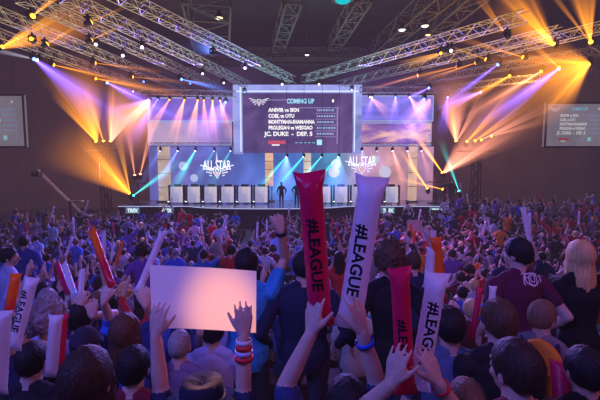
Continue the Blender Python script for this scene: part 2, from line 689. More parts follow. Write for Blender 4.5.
def hair_mesh(style, seed=0, nu=36, nv=14, L=0.0):
    """hair in the head's own space: scalp shell with a hairline, strands or curls, and a fall down the back for long hair"""
    rr = random.Random(seed)
    ox = rr.uniform(0, 50)
    if style == 'curly' and nu > 20:
        nu, nv = 60, 28
    thick = {'crop': 1.07, 'short': 1.13, 'long': 1.17, 'curly': 1.42, 'tied': 1.12, 'buzz': 1.035}[style]
    base = Vector((.080, .100, .104))
    V, F = [], []
    fall = L if style in ('long',) else 0.0
    nf = 8 if fall else 0
    for i in range(nu):
        a = 2 * math.pi * i / nu            # 0 = front
        c = math.cos(a)
        # polar limit
        if style in ('long', 'curly'):
            lim = 58 + (118 - 58) * min(1.0, max(0.0, (1 - c) / 1.1)) ** .7
        else:
            lim = 58 + (138 - 58) * min(1.0, max(0.0, (1 - c) / 1.6)) ** .7
            if 0.0 < c < 0.5:
                lim += 10
        lim = rad(lim + 5 * math.sin(a * 7 + ox))
        for j in range(nv + 1):
            th = lim * j / nv
            d = Vector((math.sin(th) * math.sin(a), math.sin(th) * math.cos(a), math.cos(th)))
            k = thick
            if style == 'curly':
                k += .22 * noise.noise(d * 5.5 + Vector((ox, 0, 0))) + .17 * noise.noise(d * 11 + Vector((0, ox, 0)))
            else:
                k += .045 * noise.noise(Vector((a * 5 + ox, th * 1.2, 0))) + .03 * noise.noise(d * 4 + Vector((ox, 0, 0)))
            k = 1 + (k - 1) * (1.0 if j < nv else 0.25 if not fall else 1.0)
            V.append(Vector((base.x * d.x, base.y * d.y - .008, base.z * d.z + .015)) * k)
        if fall:
            p0 = V[-1].copy()
            back = max(0.0, (1 - c) / 2)
            ln = fall * (0.15 + 0.85 * min(1.0, back * 1.7)) if c < .75 else .02
            for j in range(1, nf + 1):
                t = j / nf
                wob = .012 * noise.noise(Vector((a * 4 + ox, t * 3, 2)))
                x = p0.x * (1 + .18 * math.sin(t * 2.2)) + wob
                y = p0.y * (1 - .1 * t) - .022 * math.sin(t * 3) + wob
                V.append(Vector((x, y, p0.z - ln * t + .015 * math.sin(a * 9 + ox) * t)))
    w = nv + 1 + nf
    for i in range(nu):
        i2 = (i + 1) % nu
        for j in range(w - 1):
            F.append((i * w + j, i * w + j + 1, i2 * w + j + 1, i2 * w + j))
    mb = MB().add(V, F)
    if style == 'tied':
        mb.ell((0, -.115, .03), (.035, .03, .03), n=10, k=7)
        rings = []
        for j in range(7):
            t = j / 6
            cy, cz = -.12 - .05 * math.sin(t * 2.6), .03 - .24 * t
            r = .028 * (1 - .6 * t) + .006
            rings.append([Vector((r * math.cos(2 * math.pi * i / 8), cy + r * .8 * math.sin(2 * math.pi * i / 8), cz)) for i in range(8)])
        mb.loft(rings)
    return mb.mesh('hair', M['hair'], True)


HAIR = {}


def hair_variant(style, k):
    if (style, k) not in HAIR:
        HAIR[(style, k)] = hair_mesh(style, seed=k * 17 + 3, L=(.26, .34, .20)[k % 3])
    return HAIR[(style, k)]


def put_hair(body, pose, style, color, k=0):
    if style == 'bald':
        return None
    h = link('hair', hair_variant(style, k), body)
    h.matrix_local = pose.head_matrix()
    h.color = c4(HAIRC[color])
    return h


def cap_mesh():
    mb = MB()
    n = 24
    rings = []
    for j in range(8):
        th = rad(82) * (1 - j / 8) + .02
        rings.append([Vector((.088 * math.sin(th) * math.sin(2 * math.pi * i / n), .108 * math.sin(th) * math.cos(2 * math.pi * i / n) - .008, .118 * math.cos(th) + .018)) for i in range(n)])
    mb.loft(rings)
    mb.ell((0, -.008, .137), (.008, .008, .005), n=8, k=5)
    return mb


def visor_mesh():
    mb = MB()

    def fn(u, v):
        a = (u - .5) * 2.2
        r = 1 + .75 * v * math.cos(a * .75)
        return Vector((.086 * math.sin(a) * (1 + .1 * v), .100 * math.cos(a) * r - .008, .036 - .02 * v + .012 * math.cos(a * 2)))
    mb.sheet(fn, 12, 4)
    mb.sheet(lambda u, v: fn(u, v) + Vector((0, 0, -.005)), 12, 4)
    return mb


PEOPLE = []


def person(name_label, px, py, d, pose, shirt, hair, hairc, yaw=0.0, hk=0, cat='person', voxel=0.0075, floor=None, group=None):
    """a figure whose head top shows at px, py, d metres off; its feet stand on the tier there"""
    top = P(px, py, d)
    fz = tier_z(d + (.0)) if floor is None else floor
    body = make_person(pose, (top.x, d, fz), yaw, shirt, hair, hairc, hk, voxel)
    tag(body, name_label, cat, group)
    return body


def make_person(pose, loc, yaw, shirt, hair, hairc, hk=0, voxel=.0075):
    me = skin_over('person', pose.raw(), voxel, BODY_MATS)
    b = link('person', me)
    b.location = loc
    b.rotation_euler = (0, 0, yaw)
    b.color = c4(shirt if not isinstance(shirt, str) else SHIRT[shirt])
    if hair:
        put_hair(b, pose, hair, hairc, hk)
    b['pose'] = 0
    del b['pose']
    return b


def fit(px, py, d, sit, floor=None, **kw):
    """scale a pose so that the head top is where it shows"""
    top = P(px, py, d)
    fz = tier_z(d) if floor is None else floor
    h = top.z - fz
    full = 1.285 if sit else 1.715
    s = h / full
    if s < .86 or s > 1.10:
        print('FIT', px, py, d, 'sit' if sit else 'stand', 'scale %.2f' % s)
    return Pose(sit=sit, scale=s, **kw), Vector((top.x, d, fz))


def to_local(loc, yaw, w):
    v = Vector(w) - Vector(loc)
    return Matrix.Rotation(-yaw, 3, 'Z') @ v


# ------------------------------------------------------------------ inflatable sticks
def stick_mesh(name, mat, L=.60, r=.05, seed=0):
    n, k = 20, 26
    rr = random.Random(seed)
    rings = []
    for j in range(k + 1):
        t = j / k
        e = min(t, 1 - t) * L
        puff = min(1.0, e / .075)
        puff = math.sin(puff * math.pi / 2) ** .8
        th = max(.003, r * puff)
        wd = r * (1.42 - .42 * puff)
        wr = .0016 * math.sin(t * 60 + rr.random()) * (1 - puff * .5)
        ring = []
        for i in range(n):
            a = 2 * math.pi * i / n
            ear = 0.0
            if j in (0, k):
                ear = (.018 * abs(math.cos(a)) ** 2) * (-1 if j == 0 else 1)
            ring.append(Vector(((wd + wr) * math.cos(a), (th + wr) * math.sin(a), L * t + ear)))
        rings.append(ring)
    return MB().loft(rings).mesh(name, mat, True)


STICK = {}


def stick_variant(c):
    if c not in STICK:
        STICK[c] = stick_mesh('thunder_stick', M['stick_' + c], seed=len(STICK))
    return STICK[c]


def place_stick(bottom, top, color, label, twist=0.0, group=None, fat=1.0, cat='inflatable stick', length=None):
    b, t = Vector(bottom), Vector(top)
    d = t - b
    L = length or d.length
    o = link('thunder_stick', stick_variant(color))
    zz = d.normalized()
    yy = (Vector((0, 1, 0)) - zz * zz.y).normalized()
    xx = yy.cross(zz)
    q = Matrix((xx, yy, zz)).transposed().to_quaternion() @ Quaternion((0, 0, 1), twist)
    o.rotation_mode = 'QUATERNION'
    o.rotation_quaternion = q
    o.location = b
    k = L / .60
    f = fat * min(1.15, max(.85, k))
    o.scale = (f, f, k)
    return tag(o, label, cat, group)


def stick_text(o, txt, size, z0, ang, mat, upward=True):
    """lettering wrapped on a stick's skin, running along it"""
    me = mesh_from_text(txt, size, bold=size * .028)
    bm = bmesh.new()
    bm.from_mesh(me)
    bmesh.ops.triangulate(bm, faces=bm.faces[:])
    for _ in range(2):
        bmesh.ops.subdivide_edges(bm, edges=[e for e in bm.edges if e.calc_length() > .012], cuts=1, use_grid_fill=False)
        bmesh.ops.triangulate(bm, faces=bm.faces[:])
    ys = [v.co.y for v in bm.verts]
    ym = (min(ys) + max(ys)) / 2
    r = .0518
    for v in bm.verts:
        a = ang + (v.co.y - ym) / r * (-1 if upward else 1)
        z = z0 + v.co.x * (1 if upward else -1)
        v.co = Vector((r * math.cos(a), r * math.sin(a), z))
    bm.to_mesh(me)
    bm.free()
    me.materials.append(mat)
    return link('lettering', me, o)

# ------------------------------------------------------------------ the people near the camera
WPOLE = {}


def hero(label, top, d, sit, shirt, hair, hairc, yaw=0.0, L=None, Rr=None, hk=0, cat='person', voxel=.0075, floor=None, **kw):
    pose, loc = fit(top[0], top[1], d, sit, floor, **kw)
    for side, spec in (('L', L), ('R', Rr)):
        if spec:
            s = dict(spec)
            s['wrist'] = to_local(loc, yaw, spec['at'])
            for k in ('dir', 'palm', 'pole'):
                if k in spec:
                    s[k] = Matrix.Rotation(-yaw, 3, 'Z') @ Vector(spec[k])
            setattr(pose, 'arm' + side, s)
    b = make_person(pose, loc, yaw, shirt, hair, hairc, hk, voxel)
    tag(b, label, cat)
    b['_'] = 0
    del b['_']
    HEROES.append((b, pose))
    return b, pose


HEROES = []
FINE = .0062


def band(parent, pose, side, t, mat, w=.02, name='wristband', label=None, k=1.0):
    """a band round the forearm, t of the way from wrist to elbow"""
    arm = pose.armL if side == 'L' else pose.armR
    W, E = arm['_W'], arm['_E']
    c = W + (E - W) * t
    d = (E - W).normalized()
    q = d.to_track_quat('Z', 'Y')
    r = (.0285 + .014 * min(1, t / .6)) * pose.scale * 1.05 * k + .003
    n = 18
    rings = []
    for (rr, z) in ((r, -w / 2), (r + .003, -w / 2), (r + .003, w / 2), (r, w / 2)):
        rings.append([c + q @ Vector((rr * math.cos(2 * math.pi * i / n), rr * math.sin(2 * math.pi * i / n), z)) for i in range(n)])
    o = MB().loft(rings, closed_caps=False).build(name, mat, parent, True)
    if label:
        o['label'] = label
    return o


UPV = Vector((0, 0, 1))
FWD = Vector((0, 1, 0))

# the man in the dark hat who holds the blank sheet up
h_hat, p_hat = hero('person in dark brimmed hat holding a blank white sheet overhead', (200, 397), 1.60, True, (0.02, 0.03, 0.10), 'crop', 'dark brown',
                    L={'at': P(156, 336, 1.70), 'dir': (.10, .12, 1), 'palm': (.25, 1, 0), 'pole': (-.15, .8, -.6), 'curl': (.12, .4, .3), 'spread': .08, 'thumb': 1.0},
                    Rr={'at': P(244, 336, 1.70), 'dir': (-.02, .12, 1), 'palm': (-.25, 1, 0), 'pole': (.1, .8, -.6), 'curl': (.15, .3, .3), 'spread': .08, 'thumb': .9},
                    voxel=FINE, sleeve='elbow')
hm = p_hat.head_matrix()
hat = empty('fedora', (0, 0, 0))
hat.parent = h_hat
hat.matrix_local = hm @ Matrix.Translation((0, 0, .0)) @ Matrix.Rotation(rad(-6), 4, 'X') @ Matrix.Scale(1.32, 4)
felt = paint('hat_felt', (.010, .013, .04), .9, bump=.3, scale=40)
mbr = MB()
n = 36
prof = [(.090, .050), (.100, .046), (.130, .040), (.158, .040), (.160, .043), (.130, .046), (.098, .054), (.088, .058)]
mbr.loft([[Vector((r * .92 * math.sin(2 * math.pi * i / n), r * 1.06 * math.cos(2 * math.pi * i / n) - .008, z + .018 * abs(math.sin(2 * math.pi * i / n)) ** 3 * (r > .12))) for i in range(n)] for r, z in prof])
mbr.build('brim', felt, hat, True)
mcr = MB()
prof = [(.089, .048), (.088, .075), (.084, .11), (.076, .135), (.055, .145), (.025, .135), (.003, .128)]
mcr.loft([[Vector((r * .94 * math.sin(2 * math.pi * i / n), r * 1.12 * math.cos(2 * math.pi * i / n) - .008, z - .012 * (r < .06) * abs(math.cos(2 * math.pi * i / n)))) for i in range(n)] for r, z in prof])
mcr.build('crown', felt, hat, True)
mhb = MB()
mhb.loft([[Vector((r * .94 * math.sin(2 * math.pi * i / n), r * 1.10 * math.cos(2 * math.pi * i / n) - .008, z)) for i in range(n)] for r, z in ((.090, .056), (.0925, .056), (.0915, .084), (.088, .084))], closed_caps=False)
hbo = mhb.build('hat_band', paint('hat_ribbon', (.10, .10, .16), .6), hat, True)
for t_, c_ in ((.10, (.75, .75, .85)), (.19, (.75, .03, .05)), (.29, (.55, .5, .85)), (.39, (.75, .03, .06))):
    band(h_hat, p_hat, 'R', t_, paint('band_cloth', c_, .6), .020, label='white wristband' if c_[1] > .3 else 'red wristband')

# the sheet
sheet_c = [P(149.5, 265, 1.80), P(256.5, 271, 1.79), P(256, 333, 1.755), P(166, 329, 1.755)]
sheet_c[3] = P(152, 328, 1.755)


def sheet_pt(u, v, off=0.0):
    a = sheet_c[0].lerp(sheet_c[1], u)
    b = sheet_c[3].lerp(sheet_c[2], u)
    p = b.lerp(a, v)
    p.y += .012 * math.sin(u * math.pi) + off
    return p


mb = MB()
mb.sheet(lambda u, v: sheet_pt(u, v), 16, 10)
pm, pt_, pout = nt('card_paper')
pb = N(pt_, 'ShaderNodeBsdfPrincipled')
setin(pb, Roughness=.7)
pb.inputs['Base Color'].default_value = (.84, .76, .56, 1)
ptr = N(pt_, 'ShaderNodeBsdfTranslucent')
ptr.inputs['Color'].default_value = (.8, .78, .78, 1)
pmx = N(pt_, 'ShaderNodeMixShader')
pmx.inputs[0].default_value = .3
pnz = N(pt_, 'ShaderNodeTexNoise')
setin(pnz, Scale=60.0)
pbp = N(pt_, 'ShaderNodeBump')
setin(pbp, Strength=.03)
pt_.links.new(pnz.outputs['Fac'], pbp.inputs['Height'])
pt_.links.new(pbp.outputs[0], pb.inputs['Normal'])
pt_.links.new(pb.outputs[0], pmx.inputs[1])
pt_.links.new(ptr.outputs[0], pmx.inputs[2])
pt_.links.new(pmx.outputs[0], pout.inputs['Surface'])
M['paper'] = pm
sheet = mb.build('paper_sheet', M['paper'], None, True)
tag(sheet, 'large blank white paper sheet held up by the person in the hat', 'sign')

# the two-stick fan in the middle
h_two, p_two = hero('person with both bare arms raised, holding a red and a white lettered stick', (348, 384), 1.52, True, (.03, .05, .16), 'short', 'black',
                    L={'at': P(311, 334, 1.60), 'dir': (.10, .12, 1), 'palm': (.70, .7, 0), 'pole': (-.8, .25, -.5), 'curl': (.06, .16, .15), 'spread': .07, 'thumb': 1.1},
                    Rr={'at': P(362, 333, 1.58), 'dir': (-.22, .12, 1), 'palm': (-.60, .8, 0), 'pole': (.3, .6, -.4), 'curl': (.06, .16, .15), 'spread': .06, 'thumb': 1.0},
                    voxel=FINE, hk=1, sleeve='elbow')
band(h_two, p_two, 'R', .18, paint('blue_rubber', (.03, .10, .75), .4), .022, label='bright blue rubber wristband')
s = place_stick(P(321, 323, 1.66), P(309, 168, 1.60), 'red', 'tall red stick with dark lettering, upright in front of the stage', twist=rad(0), length=.64, fat=.9)
stick_text(s, '#LEAGUE', .068, .44, -math.pi / 2 - .1, M['ink'], upward=False)
s = place_stick(P(349, 325, 1.66), P(373, 174, 1.66), 'white', 'tall white stick with dark lettering, tilted beside the upright red one', twist=rad(0), length=.63)
stick_text(s, '#LEAGUE', .068, .42, -math.pi / 2 - .35, M['ink'], upward=False)

# the pair of sticks lower down, arms coming up from below the frame
h_low, p_low = hero('person mostly below the frame, only hands raised, red bracelet on one wrist', (408, 424), 1.38, True, (.05, .07, .22), 'short', 'dark brown',
                    L={'at': P(391, 384, 1.42), 'dir': (.25, .12, 1), 'palm': (.70, .7, 0), 'pole': (-.6, .3, -.6), 'curl': (.1, .25, .25), 'spread': .06, 'thumb': 1.1},
                    Rr={'at': P(438, 383, 1.46), 'dir': (-.40, .15, 1), 'palm': (-.6, .8, 0), 'pole': (.6, .3, -.6), 'curl': (.1, .3, .25), 'spread': .06, 'thumb': 1.0},
                    voxel=FINE, hk=2)
band(h_low, p_low, 'R', .12, paint('red_rubber', (.7, .02, .05), .4), .014, label='thin red bracelet')
s = place_stick(P(406, 392, 1.50), P(399, 262, 1.47), 'red', 'red lettered stick leaning before the curly haired fan', length=.50, fat=.82)
stick_text(s, '#LEAGUE', .07, .38, -math.pi / 2 - .3, M['ink'], upward=False)
s = place_stick(P(418, 388, 1.54), P(438, 272, 1.54), 'white', 'white lettered stick crossing beside the shorter red one, lower middle', length=.47, fat=.9)
stick_text(s, '#LEAGUE', .078, .47, -math.pi / 2 - .2, M['ink'], upward=False)

# row of standing backs
h_cyan, p_cyan = hero('person in bright cyan shirt with one fist raised, dark wristband, head behind the sheet', (246, 250), 3.1, False, (.03, .28, .62), 'short', 'black',
                      Rr={'at': P(281, 231, 3.15), 'dir': (-.25, .1, 1), 'palm': (-.2, 1, 0), 'pole': (.5, 1, -.1), 'curl': (.5, .8, .6), 'spread': .06, 'thumb': .5},
                      sleeve='short', hk=3, voxel=FINE)
band(h_cyan, p_cyan, 'R', .07, paint('dark_strap', (.02, .02, .05), .5), .035, label='dark watch strap')
hero('person in plain dark navy top standing just behind the tall red stick', (304, 252), 3.12, False, (.010, .016, .05), 'short', 'black', sleeve='long', hk=4, build=1.22)
hero('person with big curly brown hair and black jacket behind the tall white stick', (391, 247), 3.1, False, (.008, .008, .014), 'curly', 'brown', sleeve='long', hk=0, female=True)
h_mar, p_mar = hero('tall man in maroon shirt with white round emblem on the back', (521, 240), 3.3, False, (.10, .010, .045), 'short', 'black', sleeve='short', hk=5, head_yaw=.55, yaw=.1, build=1.08)
h_blo, p_blo = hero('woman with long straight blonde hair in black top, right edge', (584, 243), 3.3, False, (.008, .008, .012), 'long', 'blonde', sleeve='half', hk=1, female=True,
                    L={'at': P(566, 299, 3.5), 'dir': (-.5, .7, .5), 'palm': (.3, .2, -1), 'pole': (-.4, -.4, -1), 'curl': (.4, .5, .4)})
# seated row
hero('dark haired person in slate blue T-shirt seated beside the white lettered stick', (452, 310), 2.45, True, (.09, .14, .28), 'short', 'black', hk=6, build=1.08)
hero('brown haired person in black T-shirt seated in front of the maroon shirt', (503, 303), 2.35, True, (.015, .014, .022), 'short', 'brown', hk=7)
h_bag, p_bag = hero('light brown haired person in grey top turning aside, orange bag on back', (541, 305), 2.78, True, (.22, .18, .20), 'short', 'light brown', yaw=-.7, head_yaw=-.4, hk=8, sleeve='long', lean=.12)
hero('large dark haired head low in front, seated before the orange bag', (521, 346), 1.62, True, (.30, .03, .06), 'short', 'dark brown', hk=0, head_yaw=.35, build=1.0)
hero('brown streaked head seen from above at the bottom edge', (470, 385), 1.66, True, (.05, .05, .10), 'short', 'light brown', hk=9)
hero('black haired person in black at the lower right corner', (590, 352), 1.85, True, (.008, .008, .012), 'short', 'black', hk=2, sleeve='long', build=1.1)
hero('short haired person in black T-shirt seated at the lower left', (28, 345), 2.25, True, (.014, .014, .022), 'crop', 'black', hk=1)
hero('person with long dark hair, large and close at bottom left', (81, 356), 1.52, True, (.02, .02, .035), 'long', 'dark brown', hk=2, female=True)
hero('dark haired person in maroon T-shirt under the raised bare arms', (131, 351), 2.15, True, (.22, .015, .04), 'short', 'black', hk=4)
h_arm, p_arm = hero('long brown haired woman in blue sleeves, both arms stretched overhead with sticks', (122, 318), 2.50, True, (.03, .12, .55), 'long', 'brown', hk=0, female=True, sleeve='half',
                    L={'at': P(104, 303, 2.58), 'dir': (.12, .3, 1), 'palm': (.4, 1, 0), 'pole': (-.15, 1, -.3), 'curl': (.4, .6, .5), 'spread': .05},
                    Rr={'at': P(146, 306, 2.62), 'dir': (-.15, .3, 1), 'palm': (-.4, 1, 0), 'pole': (.15, 1, -.3), 'curl': (.4, .6, .5), 'spread': .05})
place_stick(P(112, 286, 2.60), P(92, 230, 2.98), 'flame', 'long red stick with orange lit upper end, leaning left above the brown haired woman', fat=.55)
place_stick(P(139, 290, 2.66), P(163, 232, 3.04), 'white', 'long white stick leaning right above the brown haired woman', fat=.58)
hero('person in navy top looking aside between the white stick and the sheet', (157, 292), 3.35, True, (.02, .03, .14), 'short', 'black', hk=5, head_yaw=.9, yaw=.3)
hero('grey haired person in faded purple top below the sheet', (178, 333), 2.62, True, (.20, .16, .30), 'crop', 'grey', hk=3, sleeve='long')
hero('person in white and blue top partly below the sheet', (212, 318), 3.0, True, (.42, .48, .75), 'short', 'black', hk=6, sleeve='long')
hero('person with wavy grey hair in pale patterned shirt at left', (45, 305), 2.75, True, (.32, .34, .60), 'curly', 'grey', hk=1, sleeve='long')
h_cap, p_cap = hero('person in dark cap seated behind the long dark hair at left', (82, 331), 2.42, True, (.03, .02, .035), 'crop', 'black', hk=2)
cap = empty('cap', (0, 0, 0))
cap.parent = h_cap
cap.matrix_local = p_cap.head_matrix()
cap_mesh().build('cap_crown', paint('cap_cotton', (.03, .03, .06), .9, bump=.2), cap, True)
visor_mesh().build('visor', paint('cap_visor', (.08, .06, .25), .8), cap, True)
h_l1, p_l1 = hero('person in dark top at the left edge raising an orange lit stick', (2, 318), 2.35, True, (.03, .03, .08), 'short', 'dark brown', hk=7,
                  Rr={'at': P(7, 342, 2.45), 'dir': (.05, .3, 1), 'palm': (0, 1, 0), 'pole': (.15, 1, -.3), 'curl': (.4, .6, .5), 'spread': .05})
place_stick(P(5, 334, 2.5), P(15, 279, 2.62), 'flame', 'red stick with orange lit top upright near the left edge', length=.38, fat=.7)
s = place_stick(P(14, 348, 2.05), P(32, 279, 2.12), 'white', 'white lettered stick beside the orange lit one at left', length=.37, fat=.72)
stick_text(s, '#LEAGUE', .085, .50, -math.pi / 2 - .2, M['ink'], upward=False)
place_stick(P(-2, 392, 1.9), P(3, 312, 1.95), 'white', 'white stick cut off by the left edge', fat=.9)
s = place_stick(P(51, 376, 2.0), P(56, 316, 2.05), 'white', 'white stick paired with a red one in front of the cap', fat=.7)
s2 = place_stick(P(59, 368, 2.06), P(63, 315, 2.12), 'red', 'red stick tight behind its white twin in front of the cap', fat=.6)
place_stick(P(68, 293, 3.4), P(57, 263, 3.75), 'red', 'small red stick leaning left among hands at left', fat=.6)
place_stick(P(75, 296, 3.3), P(64, 263, 3.6), 'white', 'small white stick leaning left among hands at left', fat=.6)
place_stick(P(80, 304, 3.1), P(82, 270, 3.3), 'white', 'small white stick standing straight among hands at left', fat=.5)
h_l2, p_l2 = hero('dark haired person with raised hand gripping a red stick near the cap', (78, 305), 3.1, True, (.06, .02, .05), 'short', 'black', hk=8,
                  Rr={'at': P(93, 316, 3.1), 'dir': (-.2, .3, 1), 'palm': (-.4, 1, 0), 'pole': (.15, 1, -.3), 'curl': (.5, .8, .6), 'spread': .04},
                  L={'at': P(78, 309, 3.1), 'dir': (.05, .3, 1), 'palm': (.4, 1, 0), 'pole': (-.15, 1, -.3), 'curl': (.5, .8, .6), 'spread': .04})
place_stick(P(89, 312, 3.1), P(77, 281, 3.32), 'red', 'short red stick gripped by a hand behind the cap', fat=.6)
h_l3, p_l3 = hero('person in dark top holding two thin sticks aloft behind the grey hair', (66, 304), 3.5, True, (.02, .02, .05), 'crop', 'black', hk=0,
                  L={'at': P(68, 300, 3.45), 'dir': (-.1, .4, 1), 'palm': (.4, 1, 0), 'pole': (-.15, 1, -.3), 'curl': (.5, .8, .6), 'spread': .04},
                  Rr={'at': P(76, 302, 3.4), 'dir': (-.1, .4, 1), 'palm': (-.4, 1, 0), 'pole': (.15, 1, -.3), 'curl': (.5, .8, .6), 'spread': .04})
hero('man in pale blue shirt standing at the far left edge, turned aside', (6, 249), 5.6, False, (.45, .50, .80), 'short', 'black', yaw=-.6, head_yaw=-.6, voxel=.011, sleeve='long')
hero('man in dark blue top and pale trousers standing behind the pale blue shirt', (23, 236), 8.2, False, (.03, .06, .30), 'crop', 'black', yaw=.3, voxel=.012, sleeve='long')
# right group sticks
place_stick(P(472, 338, 2.45), P(480, 288, 2.52), 'red', 'slim pinkish red stick standing between the seated slate and black T-shirts', fat=.44)
place_stick(P(489, 336, 2.6), P(493, 287, 2.64), 'white', 'slim white stick standing beside the seated black T-shirt', fat=.48)
place_stick(P(440, 277, 3.0), P(437, 251, 3.02), 'orange', 'orange stick poking up behind the white lettered stick', fat=.9, length=.3)
place_stick(P(428, 287, 3.0), P(431, 256, 3.02), 'white', 'small white stick beside the orange one in the middle right', fat=.8, length=.3)
place_stick(P(563, 412, 1.9), P(560, 374, 2.0), 'red', 'bright red stick end at the bottom below the orange bag', length=.24)


# emblem on the maroon shirt
def on_body(body, pts, off=.004, from_dir=Vector((0, -1, 0))):
    me = body.data
    bvh = BVHTree.FromPolygons([v.co for v in me.vertices], [p.vertices for p in me.polygons])
    out = []
    for p in pts:
        h = bvh.ray_cast(Vector(p) + from_dir * 1.0, -from_dir)
        q = h[0] if h[0] is not None else Vector(p)
        out.append(q + from_dir * off)
    return out


def ribbon2d(curves, w):
    """flat strips along 2d polylines"""
    V, F = [], []
    for c in curves:
        o = len(V)
        for i, p in enumerate(c):
            a = Vector(c[max(0, i - 1)])
            b = Vector(c[min(len(c) - 1, i + 1)])
            t = (b - a)
            nn = Vector((-t[1], t[0])).normalized() * w / 2
            V.append((p[0] + nn[0], p[1] + nn[1]))
            V.append((p[0] - nn[0], p[1] - nn[1]))
        for i in range(len(c) - 1):
            F.append((o + 2 * i, o + 2 * i + 1, o + 2 * i + 3, o + 2 * i + 2))
    return V, F


def arc(cx, cy, rx, ry, a0, a1, k=24):
    return [(cx + rx * math.cos(rad(a0 + (a1 - a0) * i / k)), cy + ry * math.sin(rad(a0 + (a1 - a0) * i / k))) for i in range(k + 1)]


cv = [arc(0, 0, .05, .055, 0, 360, 40), arc(0, .005, .085, .052, 150, 385), arc(-.02, .03, .075, .03, 20, 200), arc(.005, -.03, .035, .02, 180, 360),
      arc(0, .01, .028, .030, 0, 360, 24), arc(-.075, -.012, .03, .04, 60, 230), arc(.078, -.005, .028, .034, -60, 120)]
cv = [[(x * .85, z * .85) for x, z in c] for c in cv]
V2, F2 = ribbon2d(cv, .009)
_e = to_local(h_mar.location, .1, P(536, 281, 3.2))
ez = _e.z
pts = on_body(h_mar, [(_e.x + x, -.15, ez + z) for x, z in V2])
MB().add(pts, F2).build('emblem', paint('white_print', (.75, .78, .9), .6), h_mar)['label'] = 'round white line emblem printed on the back'

# orange bag on the turning person
mb = MB()
mb.ell((.03, -.17, .90), (.15, .085, .20), n=18, k=11)
bag = empty('backpack', (0, 0, 0))
bag.parent = h_bag
bag.scale = (p_bag.scale,) * 3
mb.build('bag_body', paint('orange_nylon', (.75, .30, .03), .6, bump=.3, scale=14), bag, True)
MB().box((.03, -.262, .85), (.19, .03, .16), bevel=.012).build('front_pocket', paint('orange_nylon_pocket', (.62, .22, .02), .6, bump=.3), bag)
for sx in (-1, 1):
    MB().path([(sx * .10 + .01, -.10, .98), (sx * .11, -.08, 1.02), (sx * .115, .02, 1.015), (sx * .12, .13, .92), (sx * .12, .12, .78)], .014).build('strap', paint('navy_strap', (.02, .03, .10), .7), bag)

# ------------------------------------------------------------------ stage
SY = 28.3            # front edge of the deck
DZ = 1.40            # deck height


def stage():
    # deck with a rounded bulge in the middle
    pts = []
    for i in range(41):
        px = 118 + (474 - 118) * i / 40
        y = SY
        u = (px - 268) / 75
        if abs(u) < 1:
            y = SY - 1.6 * math.sqrt(1 - u * u)
        pts.append((P(px, 205, SY).x, y))
    back = 37.0
    top = [Vector((x, y, DZ)) for x, y in pts] + [Vector((pts[-1][0], back, DZ)), Vector((pts[0][0], back, DZ))]
    mb = MB()
    n = len(top)
    low = [Vector((p.x, p.y, DZ - .10)) for p in top]
    mb.loft([low, top])
    st = mb.build('stage_platform', M['deck'])
    tag(st, 'wide low glossy stage deck with rounded front below the main screen', 'stage')
    mf = MB()
    mf.loft([[Vector((p.x * .998, p.y + .06, .0)) for p in top], [Vector((p.x * .998, p.y + .06, DZ - .11)) for p in top]])
    mf.build('skirt', paint('stage_skirt', (.012, .012, .03), .8), st)
    me = MB()
    rings = top[:41]
    me.path([p + Vector((0, -.02, -.03)) for p in rings], .02, n=5)
    eg = me.build('edge_light', M['glow'], st)
    eg.color = c4((.55, .6, 1.0))


stage()


def emission_image(name, builder, strength):
    m, t, out = nt(name)
    e = N(t, 'ShaderNodeEmission')
    e.inputs['Strength'].default_value = strength
    col = builder(t)
    t.links.new(col, e.inputs['Color'])
    t.links.new(e.outputs[0], out.inputs['Surface'])
    return m


def ramp(t, fac, stops):
    cr = N(t, 'ShaderNodeValToRGB')
    el = cr.color_ramp.elements
    while len(el) < len(stops):
        el.new(.5)
    for i, (p, c) in enumerate(stops):
        el[i].position = p
        el[i].color = c4(c)
    t.links.new(fac, cr.inputs[0])
    return cr.outputs[0]


def nebula(seed, stops, scale=1.0, stretch=(1, 1, 1), grad=0.0, rotz=0.0, dist=1.2):
    def b(t):
        tc = N(t, 'ShaderNodeTexCoord')
        mp = N(t, 'ShaderNodeMapping')
        mp.inputs['Scale'].default_value = stretch
        mp.inputs['Location'].default_value = (seed * 3.1, seed, seed * .7)
        mp.inputs['Rotation'].default_value = (0, rotz, 0)
        t.links.new(tc.outputs['Object'], mp.inputs['Vector'])
        nz = N(t, 'ShaderNodeTexNoise')
        setin(nz, Scale=scale, Detail=4.0, Roughness=.55, Distortion=dist)
        t.links.new(mp.outputs[0], nz.inputs['Vector'])
        fac = nz.outputs['Fac']
        if grad:
            sx = N(t, 'ShaderNodeSeparateXYZ')
            t.links.new(tc.outputs['Generated'], sx.inputs[0])
            ma = N(t, 'ShaderNodeMath', operation='MULTIPLY_ADD')
            ma.inputs[1].default_value = grad
            t.links.new(sx.outputs['Z'], ma.inputs[0])
            t.links.new(fac, ma.inputs[2])
            fac = ma.outputs[0]
        return ramp(t, fac, stops)
    return b


def panel(name, px0, py0, px1, py1, Y, depth, mats, parent, name_mat_front=True, curve=0.0):
    """an upright flat panel whose face spans those photo corners at depth Y"""
    a, b = P(px0, py1, Y), P(px1, py0, Y)
    c = Vector(((a.x + b.x) / 2, Y + depth / 2, (a.z + b.z) / 2))
    o = MB().box((0, 0, 0), (abs(b.x - a.x), depth, abs(b.z - a.z)), bevel=.02).build(name, mats, parent)
    o.location = c
    return o, a, b


def wpos(p, parent_loc):
    return Vector(p) - Vector(parent_loc)


